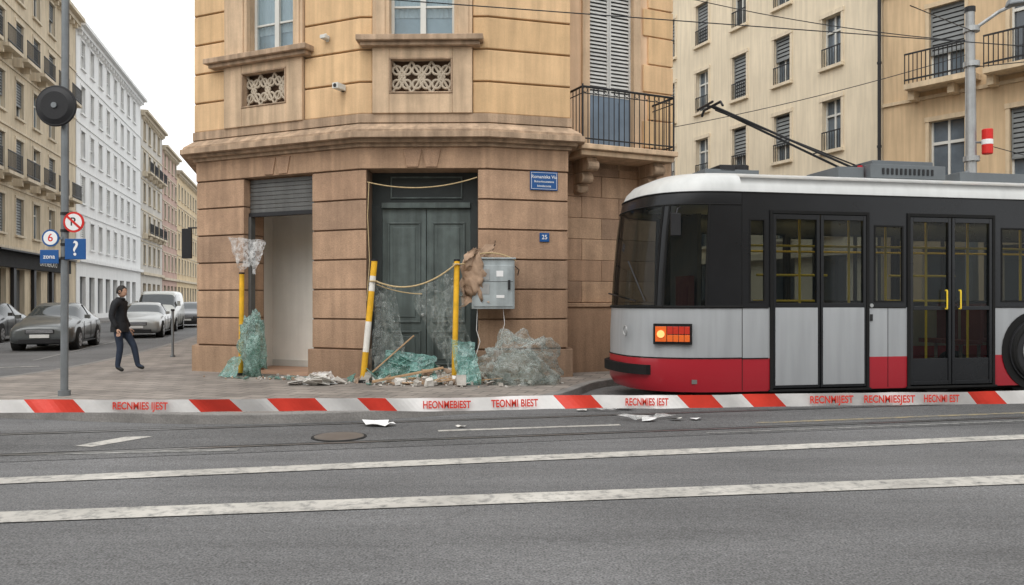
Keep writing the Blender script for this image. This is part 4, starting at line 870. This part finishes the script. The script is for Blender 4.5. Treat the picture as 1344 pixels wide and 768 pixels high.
# ================================================================ barrier tape
TAPE_W=pmat('tape_white',(.70,.69,.68),.4,.08,8,.1,20); TAPE_R=pmat('tape_red',(.66,.05,.03),.4,.10,8,.1,20)
bt=empty('barrier_tape'); m=MB('strip',bt,smooth=True)
X0,X1=-3.35,3.35; YT=4.6; HT=.074
def tz(x): t=(x-X0)/(X1-X0); return .888+.064*t-.018*4*t*(1-t)*.6+.003*math.sin(x*4.1)
def ty(x): return YT+.012*math.sin(x*2.3)+.008*math.sin(x*5.7)+.005*math.sin(x*14)
def px(p): return (p-672)/1045*YT
reds=[(-80,-20),(47,112),(262,318),(367,430),(485,522),(742,792),(905,950),(990,1032),(1284,1322),(1400,1440)]
cuts=[X0]+[px(v) for r_ in reds for v in r_ if X0<px(v)<X1]+[X1]; cuts=sorted(cuts)
tw=lambda x:.010*math.sin(x*1.7+1)+.006*math.sin(x*9)+.004*math.sin(x*23)
for i in range(len(cuts)-1):
    nn=max(1,int((cuts[i+1]-cuts[i])/.03)); mid=(cuts[i]+cuts[i+1])/2
    isr=any(px(a)<mid<px(b2) for a,b2 in reds)
    for k in range(nn):
        a=cuts[i]+(cuts[i+1]-cuts[i])*k/nn; c=cuts[i]+(cuts[i+1]-cuts[i])*(k+1)/nn; sl=.07
        ta=sl if a>X0+.001 else 0; tcx=sl if c<X1-.001 else 0
        m.quad([(a,ty(a)-tw(a),tz(a)-HT/2),(c,ty(c)-tw(c),tz(c)-HT/2),(c-tcx,ty(c)+tw(c),tz(c)+HT/2),(a-ta,ty(a)+tw(a),tz(a)+HT/2)],TAPE_R if isr else TAPE_W)
m.done()
for (a,b2,s) in((148,220,'RECNMIES IJEST'),(556,618,'HEONMEBIEST'),(645,706,'TEONMI BIEST'),(820,876,'RECNMIES IEST'),(1060,1116,'RECNMIJEST'),(1130,1196,'RECNMIESJEST'),(1210,1256,'HECNMI EST')):
    x=px((a+b2)/2); w=px(b2)-px(a); ang=math.atan2(tz(x+.1)-tz(x-.1),.2)
    o=text(bt,'tape_lettering',s,.062,Fr((x,ty(x)-.013),(1,0)),0,tz(x),0,TAPE_R,sx=1)
    bpy.context.view_layer.update(); sc=w/max(.01,o.dimensions.x)
    o.data.offset=.0016
    o.matrix_world=Matrix.Translation((x,ty(x)-.0215,tz(x)))@Matrix.Rotation(-ang,4,'Y')@Matrix.Rotation(math.pi/2,4,'X')@Matrix.Diagonal((sc,.95,1,1))
for x in(X0,X1):
    e=empty('barrier_stand'); m=MB('post',e); m.cyl((x,YT,.03),(x,YT,1.05),.025,YEL,seg=12); m.cyl((x,YT,0.0),(x,YT,.06),.16,BLACK,r1=.13,seg=20); m.cyl((x,YT,1.05),(x,YT,1.09),.035,BLACK,seg=12); m.done()
# ================================================================ CARS
CG=pmat('car_glass',(.03,.04,.045),.06,.3,1,0,spec=.8); TYRE=pmat('tyre',(.02,.02,.02),.85,.1); RIM=pmat('rim',(.4,.4,.41),.35,.1,metal=.7)
HLM=pmat('headlamp_glass',(.65,.68,.70),.1,.1,spec=.8); PLATE=pmat('number_plate',(.7,.7,.68),.5,.05); RL=pmat('rear_lamp',(.35,.01,.01),.2,.05)
def car(name,pos,head,col,kind='sedan'):
    paint_=pmat(name+'_paint',col,.3,.04,1,0,coat=.6,spec=.5,metal=.25)
    e=empty(name)
    if kind=='van':
        st=[(0,.40,.70,.72,.66,.80,.50),(.08,.25,.86,.85,.82,.92,.60),(.55,.22,.92,1.0,.88,1.10,.70),(.80,.22,.93,1.12,.90,1.20,.74),(1.45,.22,.94,1.15,.92,1.92,.76),(1.8,.22,.94,1.15,.92,1.98,.80),(3.0,.22,.94,1.15,.93,2.0,.82),(4.75,.22,.94,1.15,.93,1.98,.82),(4.9,.3,.92,1.15,.90,1.9,.78)]; g0,g1=3,6; rear=False; L_=4.9; wx=(.85,3.85)
    else:
        st=[(0,.38,.66,.60,.62,.66,.45),(.06,.22,.82,.66,.76,.74,.52),(.35,.18,.87,.76,.82,.83,.58),(1.0,.17,.89,.86,.86,.93,.66),(1.30,.17,.89,.90,.86,.97,.68),(1.95,.17,.89,.93,.86,1.38,.58),(2.35,.17,.89,.94,.86,1.44,.60),(3.0,.17,.89,.95,.86,1.42,.58),(3.7,.17,.89,.96,.85,1.03,.64),(4.15,.2,.87,.95,.82,1.02,.62),(4.36,.28,.82,.86,.76,.92,.55),(4.42,.40,.72,.75,.68,.80,.48)]; g0,g1=4,8; rear=True; L_=4.42; wx=(.85,3.45)
    h=Vector(head).normalized(); fr=Fr(pos,-h)
    m=MB('body',e,smooth=True,sub=2)
    rings=[]
    for (x,zb,hw,zbe,hb,zt_,ht) in st:
        half=[(0,zb),(hw*.6,zb),(hw*.97,zb+.03),(hw,zb+(zbe-zb)*.35),(hw,zb+(zbe-zb)*.75),(hb,zbe),(ht+(hb-ht)*.06,zt_-.02*(zt_-zbe>.3)-.005),(ht*.86,zt_+.01),(0,zt_+.03)]
        full=[(w,z) for w,z in half]+[(-w,z) for w,z in half[-2:0:-1]]
        rings.append([fr.p(x,z,w) for w,z in full])
    nR=len(rings[0]); b0=len(m.v)
    for r_ in rings: m.v+=r_
    for i in range(len(rings)-1):
        for k in range(nR):
            k2=(k+1)%nR; mt=paint_
            side=k in(5,10) ; top=k in(6,7,8,9)
            if g0<=i<g1 and side: mt=CG
            if i==g0 and k in(6,7,8,9): mt=CG
            if rear and i==g1-1 and top: mt=CG
            m.face([b0+i*nR+k,b0+i*nR+k2,b0+(i+1)*nR+k2,b0+(i+1)*nR+k],mt)
    m.face([b0+k for k in range(nR)],paint_); m.face([b0+(len(rings)-1)*nR+k for k in range(nR)][::-1],paint_)
    m.done()
    m=MB('wheels',e)
    R_=.31
    for x in wx:
        for s_ in(1,-1):
            hw=.89 if kind!='van' else .935
            m.cyl(fr.p(x,R_+.03,s_*(hw-.25)),fr.p(x,R_+.03,s_*(hw+.004)),R_+.055,TYRE,seg=28)
            m.cyl(fr.p(x,R_,s_*(hw-.2)),fr.p(x,R_,s_*(hw+.02)),R_,TYRE,seg=28); m.cyl(fr.p(x,R_,s_*(hw+.02)),fr.p(x,R_,s_*(hw+.028)),R_*.66,RIM,seg=20); 
            for q in range(5):
                a=q*1.2566; m.cyl(fr.p(x+.13*math.cos(a),R_+.13*math.sin(a),s_*(hw+.028)),fr.p(x+.13*math.cos(a),R_+.13*math.sin(a),s_*(hw+.03)),.04,TYRE,seg=8)
    m.done()
    m=MB('front_trim',e,bevel=.01)
    zl=.60 if kind!='van' else .72
    for s_ in(1,-1):
        m.hexa([fr.p(.03,zl-.08,s_*.42),fr.p(.16,zl-.06,s_*.80),fr.p(.4,zl+.02,s_*.80),fr.p(.2,zl,s_*.42),fr.p(.05,zl+.06,s_*.44),fr.p(.22,zl+.09,s_*.79),fr.p(.5,zl+.12,s_*.76),fr.p(.2,zl+.10,s_*.44)],HLM)
        m.box(fr,1.45,1.6,(.95 if kind!='van' else 1.25),(1.07 if kind!='van' else 1.5),s_*.9,s_*1.05,paint_)
        m.box(fr,L_-.1,L_-.0,.70,.86,s_*.5,s_*.74,RL)
    m.box(fr,-.025,.05,zl-.07,zl+.05,-.38,.38,BLACK); m.box(fr,-.03,.08,.24,.36,-.55,.55,BLACK); m.box(fr,-.04,-.01,.40,.50,-.26,.26,PLATE)
    for zz in(-.045,-.01,.025): m.box(fr,-.030,-.02,zl+zz-.006,zl+zz+.006,-.36,.36,RIM)
    hw=.895 if kind!='van' else .945
    for x in ((1.5,2.45,3.35) if kind!='van' else (1.5,2.5)):
        for s_ in(1,-1): m.box(fr,x,x+.012,.3,.86,s_*(hw-.01),s_*(hw+.001),BLACK)
    for s_ in(1,-1):
        m.box(fr,1.2,3.2,.22,.26,s_*(hw-.02),s_*(hw+.004),BLACK)
        if kind!='van': m.hexa([fr.p(2.42,.93,s_*.85),fr.p(2.50,.93,s_*.85),fr.p(2.50,.93,s_*.875),fr.p(2.42,.93,s_*.875),fr.p(2.42,1.38,s_*.60),fr.p(2.50,1.38,s_*.60),fr.p(2.50,1.38,s_*.63),fr.p(2.42,1.38,s_*.63)],BLACK)
    m.done(); return e
hd=(.30,-1)
car('parked_car',(-14.0,23.6),hd,(.10,.11,.112)); car('parked_car.001',(-15.0,31.8),hd,(.36,.37,.36)); car('parked_van',(-17.2,38.2),hd,(.46,.47,.44),'van')
car('parked_car.002',(-18.2,44.5),hd,(.05,.05,.055)); car('parked_car.003',(-18.9,27.5),hd,(.04,.045,.05)); car('parked_car.004',(-20.4,53),hd,(.3,.05,.04)); car('parked_car.005',(-22.5,62),hd,(.25,.26,.27))
# ================================================================ MAN
MAN=empty('pedestrian')
SKIN=pmat('skin',(.50,.30,.21),.6,.06,8,0); JAC=pmat('jacket_black',(.012,.013,.016),.75,.25,9,.4,30); JEAN=pmat('jeans_dark',(.022,.032,.055),.85,.2,9,.2,60); SHOE=pmat('shoe_black',(.012,.012,.012),.5,.1); HAIR=pmat('hair_dark',(.015,.011,.009),.6,.3,20,.4,60)
mx,my,mz=-7.98,16.0,.12
def skin(name,verts,edges,radii,mat,root=0,sub=2):
    me=bpy.data.meshes.new(name); me.from_pydata(verts,edges,[]); o=bpy.data.objects.new(name,me); COL.objects.link(o); me.materials.append(mat)
    k=o.modifiers.new('skin','SKIN'); k.use_smooth_shade=True
    lay=me.skin_vertices[0].data
    for i,r_ in enumerate(radii): lay[i].radius=r_ if isinstance(r_,tuple) else (r_,r_); lay[i].use_root=(i==root)
    s_=o.modifiers.new('s','SUBSURF'); s_.levels=sub; s_.render_levels=sub
    o.location=(mx,my,mz) if name=='body' else (0,0,0)
    return o
V=[(0,0,.96),(0,0,1.10),(.0,0,1.28),(.01,0,1.42),(.025,0,1.50),
 (.0,-.10,.90),(.06,-.10,.52),(.0,-.10,.11),
 (.02,.10,.90),(.24,.10,.53),(.32,.10,.13),
 (.0,-.20,1.41),(-.05,-.245,1.13),(.06,-.235,.90),
 (.0,.20,1.41),(-.04,.245,1.13),(.08,.235,.90),
 (.13,-.10,.045),(.45,.10,.08)]
Ed=[(0,1),(1,2),(2,3),(3,4),(0,5),(5,6),(6,7),(0,8),(8,9),(9,10),(3,11),(11,12),(12,13),(3,14),(14,15),(15,16),(7,17),(10,18)]
Rd=[(.145,.12),(.135,.115),(.165,.12),(.13,.09),.062, .095,.068,.052,.095,.068,.052,.075,.062,.045,.075,.062,.045,.036,.036]
body=skin('body',V,Ed,Rd,JAC)
dg=bpy.context.evaluated_depsgraph_get(); me2=bpy.data.meshes.new_from_object(body.evaluated_get(dg)); body.modifiers.clear(); body.data=me2; body.parent=MAN
me2.materials.clear()
for q in(JAC,JEAN,SHOE): me2.materials.append(q)
for p in me2.polygons:
    z_=p.center.z; p.material_index=2 if z_<.115 else (1 if z_<.86 and abs(p.center.y)<.2 else 0); p.use_smooth=True
m=MB('jacket_hem',MAN,smooth=True)
pts=[];
for zz,rx,ry in((.82,.165,.20),(.90,.165,.195),(1.02,.15,.18)): pts.append([(mx+rx*math.cos(a*math.pi/10),my+ry*math.sin(a*math.pi/10),mz+zz) for a in range(20)])
for i in range(2):
    for a in range(20): m.quad([pts[i][a],pts[i][(a+1)%20],pts[i+1][(a+1)%20],pts[i+1][a]],JAC)
m.done()
m=MB('collar',MAN,smooth=True); m.torus((mx+.02,my,mz+1.49),(0.15,0,1),.068,.024,JAC,20,8); m.done()
hme=bpy.data.meshes.new('head'); bm=bmesh.new(); bmesh.ops.create_uvsphere(bm,u_segments=32,v_segments=24,radius=1)
hx,hy,hz=mx+.045,my,mz+1.635
for v in bm.verts:
    x,y,z_=v.co; 
    w=.076*(1-.18*max(0,-z_)); dx=.098*(1-.12*max(0,-z_)*(x<0))
    v.co=Vector((x*dx+ (.012 if z_<-.4 and x>.2 else 0),y*w,z_*.118))
    nz_=math.exp(-((y/.22)**2))*math.exp(-(((z_+.12)/.16)**2))*(x>0); v.co.x+=.024*nz_
    ey=math.exp(-(((abs(y)-.38)/.16)**2))*math.exp(-(((z_-.08)/.1)**2))*(x>0); v.co.x-=.010*ey
    br_=math.exp(-(((z_-.24)/.08)**2))*(x>.5)*(abs(y)<.7); v.co.x+=.005*br_
    lp=math.exp(-(((z_+.48)/.06)**2))*math.exp(-((y/.35)**2))*(x>0); v.co.x+=.006*lp
bm.to_mesh(hme); bm.free(); hme.materials.append(SKIN)
ho=bpy.data.objects.new('head',hme); COL.objects.link(ho); ho.location=(hx,hy,hz); ho.rotation_euler=(0,.06,-.25); ho.parent=MAN
for p in hme.polygons: p.use_smooth=True
m=MB('hair',MAN,smooth=True)
nu,nv=28,14
for i in range(nv+1):
    th=math.pi*.62*i/nv
    for j in range(nu):
        ph=2*math.pi*j/nu; front=max(0,math.cos(ph)); t=th*(1-.42*front)
        x=math.sin(t)*math.cos(ph);y=math.sin(t)*math.sin(ph);z_=math.cos(t); r_=1.07+.03*noise.noise(Vector((x*4,y*4,z_*4)))
        m.v.append((hx+x*.098*r_-.006,hy+y*.078*r_,hz+z_*.120*r_+.002))
for i in range(nv):
    for j in range(nu): j2=(j+1)%nu; m.face([i*nu+j,i*nu+j2,(i+1)*nu+j2,(i+1)*nu+j],HAIR)
m.done()
m=MB('facial_features',MAN,smooth=True)
for s_ in(-1,1):
    m.torus((hx-.005,hy+s_*.078,hz-.005),(0,1,.1),.018,.009,SKIN,14,6)
    m.cyl((hx+.078,hy+s_*.030,hz+.010),(hx+.088,hy+s_*.030,hz+.010),.009,SWHITE,seg=10); m.cyl((hx+.088,hy+s_*.030,hz+.010),(hx+.0895,hy+s_*.030,hz+.010),.005,HAIR,seg=8)
    m.tube([(hx+.088,hy+s_*.015,hz+.03),(hx+.086,hy+s_*.045,hz+.031)],.004,HAIR,5)
m.tube([(hx+.090,hy-.02,hz-.058),(hx+.096,hy,hz-.057),(hx+.090,hy+.02,hz-.058)],.005,pmat('lips',(.38,.16,.13),.6),5)
m.done()
def hand(name,w,dirn,side):
    w=Vector(w); d_=Vector(dirn).normalized(); fwd=Vector((1,0,.0)); fwd=(fwd-d_*fwd.dot(d_)).normalized(); lat=d_.cross(fwd)
    vs=[w,w+d_*.045,w+d_*.085]; ed=[(0,1),(1,2)]; rd=[(.024,.024),(.036,.018),(.034,.016)]
    for k,(o_,l) in enumerate(((.030,.072),(.010,.080),(-.011,.074),(-.030,.058))):
        i=len(vs); vs+= [w+d_*.09+fwd*o_, w+d_*(.09+l*.5)+fwd*o_*1.05+lat*.010*side, w+d_*(.09+l*.88)+fwd*o_*1.05+lat*.034*side]; ed+=[(2,i),(i,i+1),(i+1,i+2)]; rd+=[.0095,.0088,.0075]
    i=len(vs); vs+=[w+d_*.035+fwd*.035,w+d_*.065+fwd*.058+lat*.01*side,w+d_*.095+fwd*.062+lat*.02*side]; ed+=[(1,i),(i,i+1),(i+1,i+2)]; rd+=[.013,.011,.009]
    o=skin(name,[tuple(v) for v in vs],ed,rd,SKIN,0,1); o.location=(mx,my,mz); o.parent=MAN
hand('near_hand',(.065,-.235,.885),(.25,0,-1),1); hand('far_hand',(.085,.235,.885),(.3,0,-1),-1)
sM=.955; MAN.scale=(sM,)*3; MAN.location=((1-sM)*mx+.42,(1-sM)*my-.65,(1-sM)*mz)
# ================================================================ LIGHT, WORLD, CAMERA
w=bpy.data.worlds.new('World'); S.world=w; w.use_nodes=True; nt=w.node_tree; L=nt.links.new
bg=nt.nodes['Background']; sky=N(nt,'ShaderNodeTexSky',sky_type='NISHITA'); sky.sun_disc=False; EL,AZ=52,200
sky.sun_elevation=math.radians(EL); sky.sun_rotation=math.radians(AZ); sky.dust_density=4; sky.air_density=1.2
hsv=N(nt,'ShaderNodeHueSaturation'); hsv.inputs['Saturation'].default_value=.22; L(sky.outputs[0],hsv.inputs['Color'])
mx_=N(nt,'ShaderNodeMixRGB'); mx_.inputs[0].default_value=.75; mx_.inputs[2].default_value=(12.0,12.2,12.3,1); L(hsv.outputs[0],mx_.inputs[1])
L(mx_.outputs[0],bg.inputs[0]); bg.inputs[1].default_value=.145
sl=bpy.data.lights.new('sun','SUN'); sl.energy=1.0; sl.angle=math.radians(45); sl.color=(1,.96,.9); so=bpy.data.objects.new('sun',sl); COL.objects.link(so)
az=math.radians(AZ); el=math.radians(EL); dirv=Vector((math.sin(az)*math.cos(el),math.cos(az)*math.cos(el),math.sin(el)))
so.rotation_euler=dirv.to_track_quat('Z','Y').to_euler(); so.location=(0,-5,20)
cd=bpy.data.cameras.new('camera'); cd.lens=28; cd.sensor_width=36; cd.clip_end=1500; cd.shift_y=.0082
cam=bpy.data.objects.new('camera',cd); COL.objects.link(cam); cam.location=(0,0,1.5); cam.rotation_euler=(math.pi/2,0,0); S.camera=cam
S.view_settings.view_transform='Standard'; S.view_settings.look='None'; S.view_settings.exposure=0
